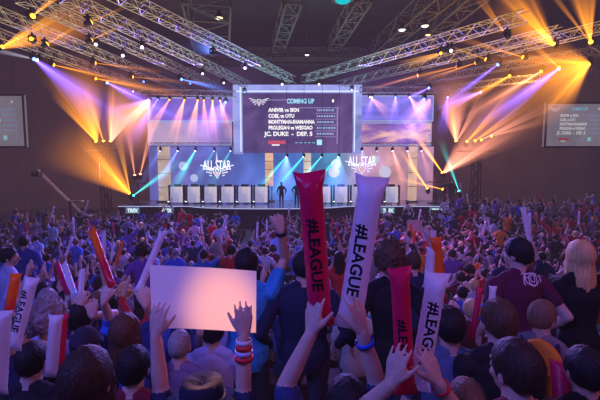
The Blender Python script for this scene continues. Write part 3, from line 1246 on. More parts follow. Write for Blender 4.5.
def screen_text(root, o, a, b, Y, k=1.0, dim=1.0):
    """score list on a led screen: coordinates are fractions of the screen"""
    w, h = b.x - a.x, b.z - a.z
    white = M['glow']

    def put(txt, fx, fy, size, col=(1, 1, 1), width=None, shear=0.0, name='lettering', bold=.004):
        t = flat_text(txt, size * h, (a.x + fx * w, Y - .02, b.z - fy * h), white, root, name, bold=bold * h, shear=shear, width=width * w if width else None)
        t.color = c4([c * dim for c in col])
        return t
    put('COMING UP', .40, .17, .105, (.35, .75, 1.0), .25)
    rows = [('ANIVIR vs SKN', .235, .28), ('COEL vs OTU', .235, .235), ('MONTYMAN-SHAMANNA', .235, .42), ('PROLEGAN vs WEIXIAO', .235, .40)]
    for i, (tx, fx, wd) in enumerate(rows):
        put(tx, fx, .31 + .098 * i, .085, (1.0, .98, 1.0), wd, bold=.004)
    put('JC. DUKE  -  DEF. 5', .20, .71, .095, (1, .98, 1.0), .44, bold=.004)
    rr = random.Random(3)
    for i in range(5):
        mb = MB()
        x = .675
        while x < .83:
            ww = rr.uniform(.008, .02)
            mb.box((a.x + (x + ww / 2) * w, Y - .012, b.z - (.285 + .098 * i) * h), (ww * w, .01, .030 * h))
            x += ww + .007
        q = mb.build('small_print', white, root)
        q.color = c4((.30 * dim, .45 * dim, .75 * dim))
    mb = MB()
    for i in range(5):
        mb.box((a.x + .755 * w, Y - .01, b.z - (.335 + .098 * i) * h), (.19 * w, .008, .006 * h))
    mb.box((a.x + .36 * w, Y - .01, b.z - .115 * h), (.34 * w, .008, .008 * h))
    mb.box((a.x + .70 * w, Y - .01, b.z - .245 * h), (.36 * w, .008, .008 * h))
    mb.box((a.x + .86 * w, Y - .01, b.z - .55 * h), (.006 * w, .008, .6 * h))
    q = mb.build('ruled_lines', white, root)
    q.color = c4((.45 * dim, .35 * dim, .65 * dim))
    q = MB().box((a.x + .30 * w, Y - .012, b.z - .865 * h), (.07 * w, .01, .022 * h)).box((a.x + .82 * w, Y - .012, b.z - .13 * h), (.018 * w, .01, .05 * h)).build('small_mark', white, root)
    q.color = c4((1.0 * dim, .9 * dim, .95 * dim))
    q = MB().box((a.x + .31 * w, Y - .012, b.z - .82 * h), (.16 * w, .01, .06 * h)).build('red_tab', white, root)
    q.color = c4((.55 * dim, .08 * dim, .15 * dim))
    q = MB().box((a.x + .70 * w, Y - .012, b.z - .82 * h), (.05 * w, .01, .09 * h)).build('cyan_tab', white, root)
    q.color = c4((.45 * dim, .85 * dim, 1.0 * dim))
    put('- - - - -', .48, .84, .06, (.15, .55, .8), .18)
    emblem(root, a.x + .15 * w, Y - .02, b.z - .16 * h, .095 * w, dim)


def emblem(root, cx, Y, cz, size, dim=1.0, with_word=False, name='emblem'):
    """winged shield badge"""
    cv = [[(-.16, .30), (.16, .30), (.20, .02), (.0, -.34), (-.20, .02), (-.16, .30)],
          [(-.10, .20), (0, -.2), (.10, .20)]]
    for sx in (-1, 1):
        for k in range(4):
            cv.append([(sx * (.24 + .02 * k), .20 - .13 * k), (sx * (.62 - .08 * k), .33 - .17 * k), (sx * (.95 - .17 * k), .40 - .19 * k)])
    V, F = ribbon2d(cv, .065)
    mb = MB().add([(cx + x * size, Y, cz + z * size) for x, z in V], F)
    o = mb.build(name, M['glow'], root)
    o.color = c4((.85 * dim, .85 * dim, 1.0 * dim))
    mb = MB().add([(cx + x * size, Y + .004, cz + z * size) for x, z in ((-.15, .02), (.15, .02), (.0, -.27))], [(0, 1, 2)])
    o2 = mb.build('shield_tip', M['glow'], root)
    o2.color = c4((.8 * dim, .15 * dim, .2 * dim))
    return o


def screens():
    # main screen in its glowing frame
    Y = 31.2
    root = empty('led_screen', P(298, 152, Y), label='large central screen showing the match list in a glowing frame', cat='screen')
    rl = root.location.copy()
    inv = Matrix.Translation(-rl)

    def local(o):
        o.location = Vector(o.location) - rl
        return o
    face = emission_image('main_screen_picture', nebula(2, [(.25, (.05, .035, .13)), (.5, (.10, .06, .20)), (.65, (.16, .09, .28)), (.8, (.10, .14, .36))], scale=.35, grad=-.12), 1.0)
    o, a, b = panel('screen_panel', 243, 93, 353, 153, Y, .15, face, root)
    local(o)
    fr = MB()
    fa, fb = P(234, 154, Y), P(362, 85, Y)
    for (x0, z0, x1, z1) in ((fa.x, fa.z, a.x, fb.z), (b.x, fa.z, fb.x, fb.z), (fa.x, b.z, fb.x, fb.z)):
        fr.box(((x0 + x1) / 2 - rl.x, .1, (z0 + z1) / 2 - rl.z), (abs(x1 - x0), .5, abs(z1 - z0)), bevel=.03)
    fm = emission_image('screen_frame_glow', nebula(5, [(.3, (.10, .10, .30)), (.5, (.20, .22, .55)), (.75, (.34, .38, .85))], scale=.5, grad=.25), 1.0)
    fr.build('screen_frame', fm, root)
    ls = MB()
    for x in (a.x - .12, b.x + .12):
        ls.box((x - rl.x, -.18, (fa.z + fb.z) / 2 - rl.z), (.09, .05, (fb.z - fa.z) * .93))
    ls.box(((fa.x + fb.x) / 2 - rl.x, -.18, b.z + .1 - rl.z), ((fb.x - fa.x) * .95, .05, .09))
    l = ls.build('light_strip', M['glow'], root)
    l.color = c4((.75, .85, 1.3))
    n0 = set(root.children)
    screen_text(root, o, a, b, Y)
    for c in root.children:
        if c not in n0:
            c.location = Vector(c.location) - rl
    # wings
    sun = [(.30, (.10, .05, .26)), (.42, (.28, .14, .42)), (.52, (.75, .38, .42)), (.62, (.95, .62, .45)), (.78, (.25, .30, .75))]
    vio = [(.30, (.14, .08, .45)), (.5, (.26, .16, .66)), (.65, (.42, .22, .55)), (.8, (.55, .34, .48))]
    blu = [(.30, (.11, .08, .46)), (.5, (.18, .16, .70)), (.7, (.30, .26, .80))]
    specs = [(149, 98, 233, 121, 'upper screen on the left of the main one, violet with warm glow', vio, 1),
             (149, 122, 231, 145, 'lower screen on the left of the main one, dusky pink violet picture', [(.3, (.22, .16, .42)), (.5, (.42, .28, .50)), (.7, (.50, .36, .55))], 4),
             (360, 96, 433, 121, 'upper screen on the right of the main one, blue violet picture', blu, 7),
             (360, 123, 431, 145, 'lower screen on the right of the main one, bright sunset streak across it', sun, 9)]
    for (x0, y0, x1, y1, lab, st, sd) in specs:
        r = empty('led_screen', P((x0 + x1) / 2, y1, 32.0), label=lab, cat='screen', group='wing screens beside the main screen')
        mt = emission_image('wing_picture', nebula(sd, st, scale=.3, stretch=(.5, 1, 1.4), rotz=.18, grad=0), 1.0)
        o, a2, b2 = panel('screen_panel', x0, y0, x1, y1, 32.0, .12, mt, r)
        o.location = Vector(o.location) - r.location
        mb = MB()
        w, h = b2.x - a2.x, b2.z - a2.z
        for sx in (-1, 1):
            mb.box((sx * w / 2, .05, h / 2), (.08, .2, h))
        mb.box((0, .05, 0), (w, .2, .10)).box((0, .05, h), (w, .2, .10))
        q = mb.build('screen_frame', M['glow'], r)
        q.color = c4((.30, .32, .62))
    # side screens
    for (x0, y0, x1, y1, lab) in ((-44, 95, 24.5, 147, 'dim hanging side screen at the far left, cut by the frame'), (543, 103, 611, 147, 'dim hanging side screen at the far right listing matches')):
        r = empty('led_screen', P((x0 + x1) / 2, y1, 30.0), label=lab, cat='screen', group='side screens')
        mt = emission_image('side_picture', nebula(11, [(.3, (.11, .10, .13)), (.6, (.15, .13, .16)), (.8, (.18, .16, .20))], scale=.3), 1.0)
        o, a2, b2 = panel('screen_panel', x0, y0, x1, y1, 30.0, .15, mt, r)
        o.location = Vector(o.location) - r.location
        n0 = set(r.children)
        screen_text(r, o, a2, b2, 30.0, dim=.42)
        for c in r.children:
            if c not in n0:
                c.location = Vector(c.location) - r.location
        mb = MB()
        w, h = b2.x - a2.x, b2.z - a2.z
        for sx in (-1, 1):
            mb.box((sx * w / 2, .08, h / 2), (.14, .3, h + .14))
            mb.tube((sx * w * .35, .1, h), (sx * w * .35, .1, ROOM_Z - r.location.z), .03, n=5)
        mb.box((0, .08, 0), (w, .3, .14)).box((0, .08, h), (w, .3, .14))
        mb.build('screen_frame', M['steel'], r)


screens()


def backdrop():
    # lit backdrop behind the player desks
    def b(t):
        tc = N(t, 'ShaderNodeTexCoord')
        sx = N(t, 'ShaderNodeSeparateXYZ')
        t.links.new(tc.outputs['Object'], sx.inputs[0])
        wv = N(t, 'ShaderNodeTexNoise')
        setin(wv, Scale=.28, Detail=3.0, Distortion=.6)
        t.links.new(tc.outputs['Object'], wv.inputs['Vector'])
        mr = N(t, 'ShaderNodeMapRange')
        setin(mr, From_Min=-9.0, From_Max=10.0)
        t.links.new(sx.outputs['X'], mr.inputs['Value'])
        base = ramp(t, mr.outputs[0], [(0, (.12, .12, .42)), (.30, (.08, .14, .52)), (.52, (.06, .17, .54)), (.66, (.08, .30, .50)), (.78, (.36, .22, .42)), (.92, (.60, .30, .34)), (1, (.30, .16, .28))])
        dk = ramp(t, wv.outputs['Fac'], [(.3, (.45, .45, .5)), (.55, (1, 1, 1)), (.75, (1.7, 1.6, 1.6))])
        mx = N(t, 'ShaderNodeMix', data_type='RGBA', blend_type='MULTIPLY')
        mx.inputs[0].default_value = 1.0
        t.links.new(base, mx.inputs[6])
        t.links.new(dk, mx.inputs[7])
        return mx.outputs[2]
    mt = emission_image('backdrop_picture', b, 1.0)
    r = empty('stage_backdrop', P(290, 206, 33.0), label='glowing blue to rose stage backdrop carrying two winged badges', cat='backdrop')
    o, a, bb = panel('backdrop_panel', 150, 146, 434, 200.5, 33.0, .2, mt, r)
    o.location = Vector(o.location) - r.location
    for px, py in ((217, 168), (362, 164)):
        c = P(px, py, 32.95)
        c = c - r.location
        emblem(r, c.x, -.06, c.z - .35, 1.45, 1.0)
        t = flat_text('ALL STAR', 1.05, (c.x, -.10, c.z - .12), M['glow'], r, bold=.02, align='CENTER', width=2.3)
        t.color = c4((1.1, 1.1, 1.25))
        # spire above the badge
        q = MB().add([(c.x - .1, -.06, c.z + .5), (c.x + .1, -.06, c.z + .5), (c.x, -.06, c.z + 1.35)], [(0, 1, 2)]).build('spire', M['glow'], r)
        q.color = c4((.6, .7, 1.0))
    # soft lit discs on the backdrop
    for k, (px, py, s_) in enumerate(((183, 166, .36), (194, 178, .32), (336, 164, .4), (334, 172, .45), (374, 160, .42), (385, 172, .5))):
        c = P(px, py, 32.95) - r.location
        q = MB().lathe([(s_, 0), (s_ * .92, .03), (.01, .03)], n=24).build('lit_disc', M['glow'], r)
        q.rotation_euler = (rad(90), 0, 0)
        q.location = (c.x, -.03 - .002 * k, c.z)
        q.color = c4((.42, .45, .75) if px < 300 else (.55, .50, .66))


backdrop()


def pillars():
    for (x0, x1, y0, y1, Y, lab, col) in ((160, 169, 146, 207, 31.4, 'tall pale lit pillar at the left end of the stage', (.62, .46, .42)),
                                          (265.5, 273, 153, 186, 31.6, 'peach glowing slab pillar left of centre behind the desks', (.95, .55, .36)),
                                          (303.5, 311, 153, 186, 31.6, 'pale glowing slab pillar behind the tall red stick', (.75, .66, .58)),
                                          (408, 417, 144, 207, 31.4, 'tall amber lit pillar at the right end of the stage', (.80, .50, .40))):
        a, b = P(x0, y1, Y), P(x1, y0, Y)
        base = DZ
        r = empty('light_pillar', ((a.x + b.x) / 2, Y, base), label=lab, cat='pillar', group='lit pillars on the stage')  # a glowing pillar standing on the stage
        w = b.x - a.x
        z0 = max(.0, a.z - base) if y1 < 200 else .12
        h = b.z - base
        mt = emission_image('pillar_glow', nebula(x0, [(.3, tuple(c * .55 for c in col)), (.6, col), (.8, tuple(min(1, c * 1.25) for c in col))], scale=.6, grad=.1), .8)
        MB().box((0, 0, (z0 + h) / 2), (w, .5, h - z0), bevel=.04).build('glow_panel', mt, r)
        mb = MB().box((0, 0, .06), (w * 1.35, .8, .12), bevel=.02)
        if z0 > .2:
            for sx in (-1, 1):
                mb.tube((sx * w * .3, .1, .1), (sx * w * .3, .1, z0 + .1), .05, n=6)
        for k in range(3):
            mb.box((0, -.01, z0 + (h - z0) * (k + 1) / 4), (w + .02, .52, .04))
        mb.build('base', M['steel'], r)


pillars()


def copy_tree(o, parent=None):
    c = o.copy()
    COL.objects.link(c)
    if parent is not None:
        c.parent = parent
    for ch in list(o.children):
        copy_tree(ch, c)
    return c


ORD = ['first', 'second', 'third', 'fourth', 'fifth', 'sixth', 'seventh', 'eighth', 'ninth', 'tenth', 'eleventh', 'twelfth']


def ordinal(i):
    return ORD[i] if i < len(ORD) else str(i + 1) + 'th'


def desks():
    # left team and right team of player desks with lit front panels
    def make(lit):
        r = empty('player_desk', (0, 0, 0))
        mt = emission_image('desk_panel_glow', nebula(3 + lit, [(.3, (.24, .24, .48)), (.5, (.44, .40, .62)), (.7, (.66, .54, .66))], scale=.9, grad=.15), .9)
        MB().box((0, -.30, .62), (.92, .05, 1.02), bevel=.02, rot=Matrix.Rotation(rad(-6), 3, 'X')).build('front_panel', mt, r)
        for sx in (-1, 1):
            MB().box((sx * .53, -.18, .62), (.10, .42, 1.24), bevel=.02).build('side_frame', M['black'], r)
        MB().box((0, .12, .76), (1.06, .8, .05), bevel=.01).build('tabletop', M['black'], r)
        m2 = MB().box((0, .0, 1.10), (.56, .05, .36), bevel=.01).box((0, .03, .90), (.06, .04, .25)).box((0, .03, .79), (.24, .18, .02))
        mon = m2.build('monitor', M['black'], r)
        MB().box((0, .032, 1.10), (.52, .012, .31)).build('screen', M['glow'], mon).color = c4((.3, .4, .7))
        MB().lathe([(.05, 0), (.07, .03), (.07, .16), (.05, .17)], n=12, c=(-.56, -.46, .0)).build('floor_lamp_can', M['black'], r)
        ln = MB().lathe([(.055, .0), (.055, .03)], n=12, c=(-.56, -.46, .165)).build('lamp_lens', M['lens'], r)
        ln.color = c4((.7, .95, 1.0))
        return r
    proto = make(0)
    first = True
    for side, xs in (('left', (178, 195, 211.7, 228.4, 245.1, 261.8)), ('right', (324, 340.7, 357.4, 374.1, 390.8))):
        for i, px in enumerate(xs):
            r = proto if first else copy_tree(proto)
            first = False
            p = P(px, 203, 29.9)
            r.location = (p.x, 29.9, DZ)
            r.scale = (1.0, 1, 1.15)
            tag(r, f'player desk with pale lit front, {ordinal(i)} from the left in the {side} team row', 'desk', None)
            r['group'] = 'player desks on stage'
    # players behind, seated on chairs hidden by the fronts
    return


desks()


def led_signs():
    for px, lab in ((132, 'small lit sign on the stage front, at its left end'), (166, 'small lit sign on the stage front below the left pillar'), (201, 'small lit sign on the stage front below the left desks'),
                    (388, 'small lit sign on the stage front right of the white stick'), (437, 'small lit sign on the stage front at its right end')):
        c = P(px, 210.5, SY - .12)
        r = empty('led_sign', (c.x, SY - .05, c.z), label=lab, cat='sign', group='small lit signs on the stage front')
        w, h = 1.0, .44
        MB().box((0, .03, 0), (w, .08, h), bevel=.02).build('sign_panel', emission_image('sign_picture', nebula(px, [(.3, (.05, .09, .16)), (.7, (.10, .18, .28))], scale=2.0), 1.0), r)
        t = flat_text('TREX', .36, (0, -.02, -.13), M['glow'], r, bold=.02, align='CENTER', width=.78, shear=.15)
        t.color = c4((.75, .95, 1.0))


led_signs()

# ------------------------------------------------------------------ trusses


TRUSSES = []


def lattice(p0, p1, size, nseg, r_ch, r_br, name, label, cat, mat, group=None, tri=False):
    p0, p1 = Vector(p0), Vector(p1)
    d = p1 - p0
    u = d.normalized()
    s_ = u.cross(UPV).normalized()
    if s_.length < .5:
        s_ = Vector((1, 0, 0))
    w = s_.cross(u).normalized()
    root = empty(name, p0, label=label, cat=cat, group=group)
    if name == 'lighting_truss':
        TRUSSES.append((p0, p1, size))
    h = size / 2
    cor = [s_ * h + w * h, -s_ * h + w * h, -s_ * h - w * h, s_ * h - w * h]
    for c in cor:
        MB().tube(c, c + d, r_ch, n=6).build('chord', mat, root, True)
    mb = MB()
    for k in range(nseg):
        a, b = d * (k / nseg), d * ((k + 1) / nseg)
        for i in range(4):
            c0, c1 = cor[i], cor[(i + 1) % 4]
            if (k + i) % 2:
                c0, c1 = c1, c0
            mb.tube(a + c0, b + c1, r_br, n=4, cap=False)
        for i in range(4):
            mb.tube(a + cor[i], a + cor[(i + 1) % 4], r_br, n=4, cap=False)
    mb.build('bracing', mat, root)
    return root


TZ = 10.4
TR_L = [((100, -14), (293, 80)), ((64, -4), (250, 86)), ((20, -4), (216, 86)), ((-30, 2), (190, 91)), ((-30, 24), (160, 93))]
TR_R = [((304, 79), (526, 16)), ((340, 84), (560, 31)), ((500, 52), (640, 18)), ((400, 84), (640, 44)), ((430, 90), (640, 66))]
LN = ['innermost', 'second', 'third', 'fourth', 'outermost']
for k, (a, b) in enumerate(TR_L):
    A, B = PZ(a[0], a[1], TZ + .05 * k), PZ(b[0], b[1], TZ + .05 * k)
    lattice(A, B, .46, int((B - A).length / .5), .022, .012, 'lighting_truss', f'{LN[k]} silver lattice truss hung over the audience on the left side', 'truss', M['alu'], 'lighting trusses over the left side')
for k, (a, b) in enumerate(TR_R):
    A, B = PZ(a[0], a[1], TZ + .05 * k), PZ(b[0], b[1], TZ + .05 * k)
    lattice(A, B, .46, int((B - A).length / .5), .022, .012, 'lighting_truss', f'{LN[k]} silver lattice truss hung over the audience on the right side', 'truss', M['alu'], 'lighting trusses over the right side')
# cross truss that carries the lamps over the screens
for (a, b, lab) in (((118, 91), (236, 94), 'crosswise silver truss above the left wing screens'), ((360, 90), (470, 90), 'crosswise silver truss above the right wing screens')):
    A, B = P(a[0], a[1], 30.6), P(b[0], b[1], 30.6)
    lattice(A, B, .40, int((B - A).length / .5), .024, .013, 'lighting_truss', lab, 'truss', M['alu'])
for (a, b, lab) in (((150, 144.5), (233, 144.5), 'thin lamp truss below the left wing screens'), ((362, 144.5), (436, 144.5), 'thin lamp truss below the right wing screens')):
    A, B = P(a[0], a[1], 30.9), P(b[0], b[1], 30.9)
    lattice(A, B, .25, int((B - A).length / .4), .02, .011, 'lighting_truss', lab, 'truss', M['steel'])
# roof girders
for (a, b, sz, lab) in (((294, -4), (276, 52), .8, 'dark roof girder running towards the stage, left of the cyan lamp'),
                        ((364, -6), (331, 50), .8, 'dark roof girder just right of the cyan lamp'),
                        ((206, -20), (212, 40), 2.2, 'broad dark roof girder with cross bracing beside the warm lamp'),
                        ((447, -12), (372, 54), 1.0, 'dark roof girder slanting past the two white lamps'),
                        ((500, -30), (420, 40), 1.0, 'dark roof girder slanting above the right trusses')):
    A, B = PZ(a[0], a[1], 12.8), PZ(b[0], b[1], 12.8)
    lattice(A, B, sz, max(4, int((B - A).length / (sz * 1.6))), .07, .04, 'roof_girder', lab, 'girder', M['steel'])
A, B = P(236, 54, 30), P(362, 54, 30)
lattice(A, B, .7, 16, .05, .03, 'roof_girder', 'dark crosswise catwalk girder high above the main screen', 'girder', M['steel'])
A, B = P(180, 62, 33), P(420, 62, 33)
lattice(A, B, .5, 30, .05, .03, 'roof_girder', 'far crosswise roof girder just above the main screen', 'girder', M['steel'])

# ceiling lamps
for (px, py, z, col, lab, s_) in ((219, 18, 11.8, (1.0, .78, .45), 'warm glowing ceiling lamp on the broad girder', .26), (402, 30, 11.8, (1.0, .95, .85), 'white ceiling lamp, the one nearer the middle of the pair', .26),
                              (425, 26, 11.8, (1.0, .92, .75), 'white ceiling lamp, the one further right of the pair', .26), (307, 55, 11.8, (1.0, .97, .9), 'small white lamp high above the main screen', .2),
                              (343, 0, 11.8, (.0, .55, .60), 'large cyan lit dome lamp at the top edge', .5), (428, 35, 11.6, (1.0, .65, .25), 'small amber lamp hung below the white pair', .2)):
    p = PZ(px, py, z)
    r = empty('ceiling_lamp', p, label=lab, cat='lamp', group='ceiling lamps')
    MB().lathe([(s_ * .25, s_ * 1.3), (s_ * .4, s_ * 1.2), (s_ * .55, s_ * .6), (s_, .0), (s_ * .95, -.02), (s_ * .5, s_ * .5)], n=20).build('lamp_shade', M['steel'], r, True)
    MB().tube((0, 0, s_ * 1.2), (0, 0, ROOM_Z - p.z), .02, n=5).build('hanging_rod', M['steel'], r)
    q = MB().ell((0, 0, .02), (s_ * .72, s_ * .72, s_ * .35), n=16, k=8).build('bulb', M['lens'] if px != 343 else M['glow'], r, True)
    q.color = c4([c * (.5 if px != 343 else 1.0) for c in col])


# ------------------------------------------------------------------ moving head lamps and their beams
def beam_material():
    m, t, out = nt('lit_haze_beam')
    tc = N(t, 'ShaderNodeTexCoord')
    sx = N(t, 'ShaderNodeSeparateXYZ')
    t.links.new(tc.outputs['Object'], sx.inputs[0])

    def mth(op, a, b=None, c=None):
        n = N(t, 'ShaderNodeMath', operation=op)
        for i, v in enumerate((a, b, c)):
            if v is None:
                continue
            if isinstance(v, (int, float)):
                n.inputs[i].default_value = v
            else:
                t.links.new(v, n.inputs[i])
        return n.outputs[0]
    z = mth('MAXIMUM', sx.outputs['Z'], 0.0)
    zz = mth('ADD', z, KB)
    r2 = mth('ADD', mth('MULTIPLY', sx.outputs['X'], sx.outputs['X']), mth('MULTIPLY', sx.outputs['Y'], sx.outputs['Y']))
    rn2 = mth('DIVIDE', r2, mth('MULTIPLY', zz, zz))
    rn2 = mth('MULTIPLY', rn2, (1 + KB) ** 2)
    soft = mth('MAXIMUM', mth('SUBTRACT', 1.0, rn2), 0.0)
    fade = mth('POWER', mth('MAXIMUM', mth('SUBTRACT', 1.0, z), 0.0), 1.0)
    fall = mth('DIVIDE', 1.0, mth('MULTIPLY', zz, mth('ADD', z, .40)))
    oi = N(t, 'ShaderNodeObjectInfo')
    e = mth('MULTIPLY', mth('MULTIPLY', soft, fade), mth('MULTIPLY', fall, oi.outputs['Alpha']))
    v = N(t, 'ShaderNodeVolumePrincipled')
    v.inputs['Density'].default_value = 0.0
    t.links.new(oi.outputs['Color'], v.inputs['Emission Color'])
    t.links.new(e, v.inputs['Emission Strength'])
    t.links.new(v.outputs[0], out.inputs['Volume'])
    return m


KB = .03
M['beam'] = beam_material()


def beam_mesh():
    n = 20
    r0 = KB / (1 + KB)
    rings = [[Vector((r * math.cos(2 * math.pi * i / n), r * math.sin(2 * math.pi * i / n), z)) for i in range(n)] for r, z in ((r0, 0), (1, 1))]
    return MB().loft(rings).mesh('light_beam', M['beam'], False)


BEAM = beam_mesh()
GAIN = 8.0
WIDEN = 1.35


def fixture_proto():
    P_ = {}
    P_['clamp'] = MB().box((0, 0, .24), (.10, .10, .12), bevel=.01).tube((0, 0, .2), (0, 0, .34), .03, n=8).mesh('clamp', M['black'])
    P_['base'] = MB().box((0, 0, .13), (.34, .24, .12), bevel=.025).mesh('base', M['black'])
    mb = MB()
    for sx in (-1, 1):
        mb.box((sx * .19, 0, -.05), (.05, .14, .28), bevel=.015)
    mb.box((0, 0, .07), (.42, .14, .05), bevel=.015)
    P_['yoke'] = mb.mesh('yoke', M['black'])
    P_['head'] = MB().lathe([(.06, -.20), (.12, -.17), (.15, -.05), (.155, .10), (.13, .16), (.12, .155)], n=16).mesh('head', M['black'], True)
    P_['lens'] = MB().lathe([(.15, .14), (.15, .175), (.08, .21), (.004, .22)], n=16).mesh('lens', M['lens'], True)
    return P_


FIX = fixture_proto()
FIXTURES = []
OR = (1.0, .30, .015)
AM = (1.0, .38, .03)
PK = (1.0, .33, .20)
VI = (.20, .11, 1.0)
BL = (.12, .24, 1.0)
WH = (.75, .72, .9)
TE = (.05, .75, .70)
CNAME = {OR: 'orange', AM: 'amber', PK: 'pink', VI: 'violet', BL: 'blue', WH: 'white', TE: 'teal'}


def lamp(px, py, d=None, z=9.75, beams=(), col=OR, upright=False, lens=1.0, area='', size=.8):
    p = P(px, py, d) if d is not None else PZ(px, py, z)
    rod = None
    if not upright:
        best = (1e9, None)
        for A, B, sz in TRUSSES:
            for k in range(81):
                c = A.lerp(B, k / 80) + Vector((0, 0, -sz / 2 - .34 * size))
                q = proj(c)
                e = math.hypot(q[0] - px, q[1] - py)
                if e < best[0]:
                    best = (e, c)
        if best[0] < 11:
            p = best[1]
        else:
            rod = ROOM_Z - p.z
    r = empty('moving_head_light', p)
    if rod:
        MB().tube((0, 0, .3), (0, 0, rod / size), .025, n=6).build('hanging_rod', M['black'], r)
    r.scale = (size,) * 3
    if beams:
        tgt = P(*beams[0][0])
    else:
        tgt = P(px + R.uniform(-30, 30), 330, max(6, p.y - 10)) if not upright else p + Vector((R.uniform(-.4, .4), -.5, 2))
        if not upright:
            tgt = Vector((p.x * .3, p.y - 12, 3.5))
    dv = (tgt - p)
    flip = -1 if upright else 1
    for k in ('clamp', 'base'):
        o = link(k, FIX[k], r)
        if upright:
            o.rotation_euler = (rad(180), 0, 0)
    pan = math.atan2(dv.y, dv.x) - math.pi / 2
    y = link('yoke', FIX['yoke'], r)
    y.rotation_euler = (rad(180) if upright else 0, 0, pan)
    hd = link('head', FIX['head'], r)
    hd.location = (0, 0, -.13 * flip)
    hd.rotation_mode = 'QUATERNION'
    q = dv.to_track_quat('Z', 'Y')
    hd.rotation_quaternion = q
    ln = link('lens', FIX['lens'], hd)
    ln.color = c4([c * lens for c in col])
    k_ = .62 if not beams else .8
    ln.scale = (k_, k_, 1)
    shafts = []
    for (tg, half, st, bc) in beams:
        shafts.append((P(*tg), half, st, bc))
        if 9 > half >= 2.6 and st >= .6:
            T0 = P(*tg)
            v0 = T0 - p
            ax = v0.cross(Vector((0, 1, 0))).normalized().cross(v0).normalized()
            for kk in (-1, 1, 2.2 if px % 2 else -2.2):
                a_ = rad(half * WIDEN) * kk * R.uniform(.5, .95)
                v1 = Quaternion(v0.cross(ax).normalized(), a_) @ v0
                shafts.append((p + v1 * R.uniform(.8, 1.15), half * .28, st * .55, bc))
    for (T, half, st, bc) in shafts:
        v = T - p - Vector((0, 0, -.13 * flip))
        L = v.length
        Rr = L * math.tan(rad(half * WIDEN))
        qb = v.to_track_quat('Z', 'Y')
        if half > 9:                      # a broad patch of lit haze hanging in the air by the lamp
            b = link('haze', BEAM)
            b.location = p + Vector((0, 0, -.13 * flip))
            b.rotation_mode = 'QUATERNION'
            b.rotation_quaternion = qb
            b.scale = (Rr, Rr, L)
            b.color = (bc[0], bc[1], bc[2], st * GAIN * .06 / Rr)
            tone = {OR: 'orange', PK: 'pinkish', VI: 'violet', BL: 'bluish'}.get(bc, 'pale')
            tag(b, f'soft {tone} lit haze spreading from a lamp on the {area}', 'haze', 'lit haze', 'stuff')
            continue
        b = link('light_beam', BEAM, hd)
        b.rotation_mode = 'QUATERNION'
        b.rotation_quaternion = q.inverted() @ qb
        b.scale = (Rr / size, Rr / size, L / size)
        b.color = (bc[0], bc[1], bc[2], st * GAIN * .06 / Rr)
    FIXTURES.append((r, px, py, col, area, bool(beams)))
    return r


LA = 'left trusses'
RA = 'right trusses'
# -- left, on the trusses
lamp(29, 65, beams=[((128, 130, 17), 5.5, .9, VI)], col=(BL), area=LA)
lamp(37, 62, beams=[((-40, 42, 19), 3.5, .5, WH)], col=WH, area=LA)
lamp(53, 61, beams=[((150, 88, 24), 2.8, .8, OR)], col=OR, area=LA)
lamp(34, 14, beams=[((82, -22, 14), 2.6, .9, AM)], col=AM, area=LA)
lamp(2, 39, beams=[((78, 4, 18), 3.0, .9, AM), ((110, 10, 20), 12, 1.5, OR)], col=AM, area=LA)
lamp(33, 30, beams=[((14, 8, 17), 2.5, .4, OR)], col=OR, area=LA)
lamp(44, 40, beams=[((92, 18, 20), 2.6, .6, AM)], col=AM, area=LA)
lamp(88, 21, beams=[((130, 6, 17), 2.6, .6, AM)], col=AM, area=LA)
lamp(92, 36, beams=[((140, 18, 20), 2.6, .6, AM)], col=AM, area=LA)
lamp(95, 57, beams=[((165, 72, 24), 2.6, .6, OR)], col=OR, area=LA)
lamp(105, 83, beams=[((190, 125, 22), 4.0, .9, VI)], col=BL, area=LA)
lamp(95, 73, beams=[((190, 96, 26), 3.4, .7, OR)], col=OR, area=LA)
lamp(133, 67, beams=[((200, 84, 27), 2.4, .6, OR)], col=OR, area=LA)
lamp(142, 40, col=WH, lens=1.0, area=LA)
lamp(122, 54, col=WH, lens=.8, area=LA)
lamp(97, 39, col=WH, lens=.6, area=LA)
lamp(134, 85, col=WH, lens=.4, area=LA)
lamp(142, 85, col=BL, lens=.6, area=LA)
lamp(205, 65, col=WH, lens=.6, area=LA)
lamp(209, 57, beams=[((196, 40, 26), 7, .35, BL)], col=WH, lens=1.0, area=LA)
lamp(245, 65, col=WH, lens=.8, area=LA)
lamp(248, 82, col=BL, lens=.8, area=LA)
lamp(283, 80, col=WH, lens=.9, area=LA)
lamp(222, 83, col=WH, lens=.5, area=LA)
lamp(226, 77, col=PK, lens=.7, area=LA)
lamp(180, 76, beams=[((232, 92, 24), 3.4, .9, BL)], col=BL, lens=.8, area=LA)
lamp(189, 85, col=BL, lens=.5, area=LA)
# -- row over the left wing screens, pouring orange down
LW = 'truss above the left wing screens'
for px, py, tx, ty, cc, st in ((158, 99, 128, 150, VI, 1.2), (170, 97, 140, 148, OR, .7), (184, 99, 172, 142, OR, 1.2), (198, 98, 190, 142, AM, 1.0), (203, 98, 206, 140, OR, .7), (212, 97, 214, 142, OR, 1.1), (220, 97, 232, 140, PK, .6)):
    lamp(px, py, d=30.2, beams=[((tx, ty, 26.5), 5.0, st, cc)], col=cc, area=LW, lens=.8, size=.6)
lamp(226, 94, d=30.2, beams=[((219, 122, 27), 3, .5, BL), ((190, 150, 27), 16, 1.6, VI)], col=BL, area=LW)
lamp(149, 97, d=30.2, beams=[((112, 140, 24), 4.4, .8, PK), ((96, 116, 24), 3.2, .5, VI), ((110, 150, 24), 15, 1.8, PK)], col=PK, area=LW, lens=.7)
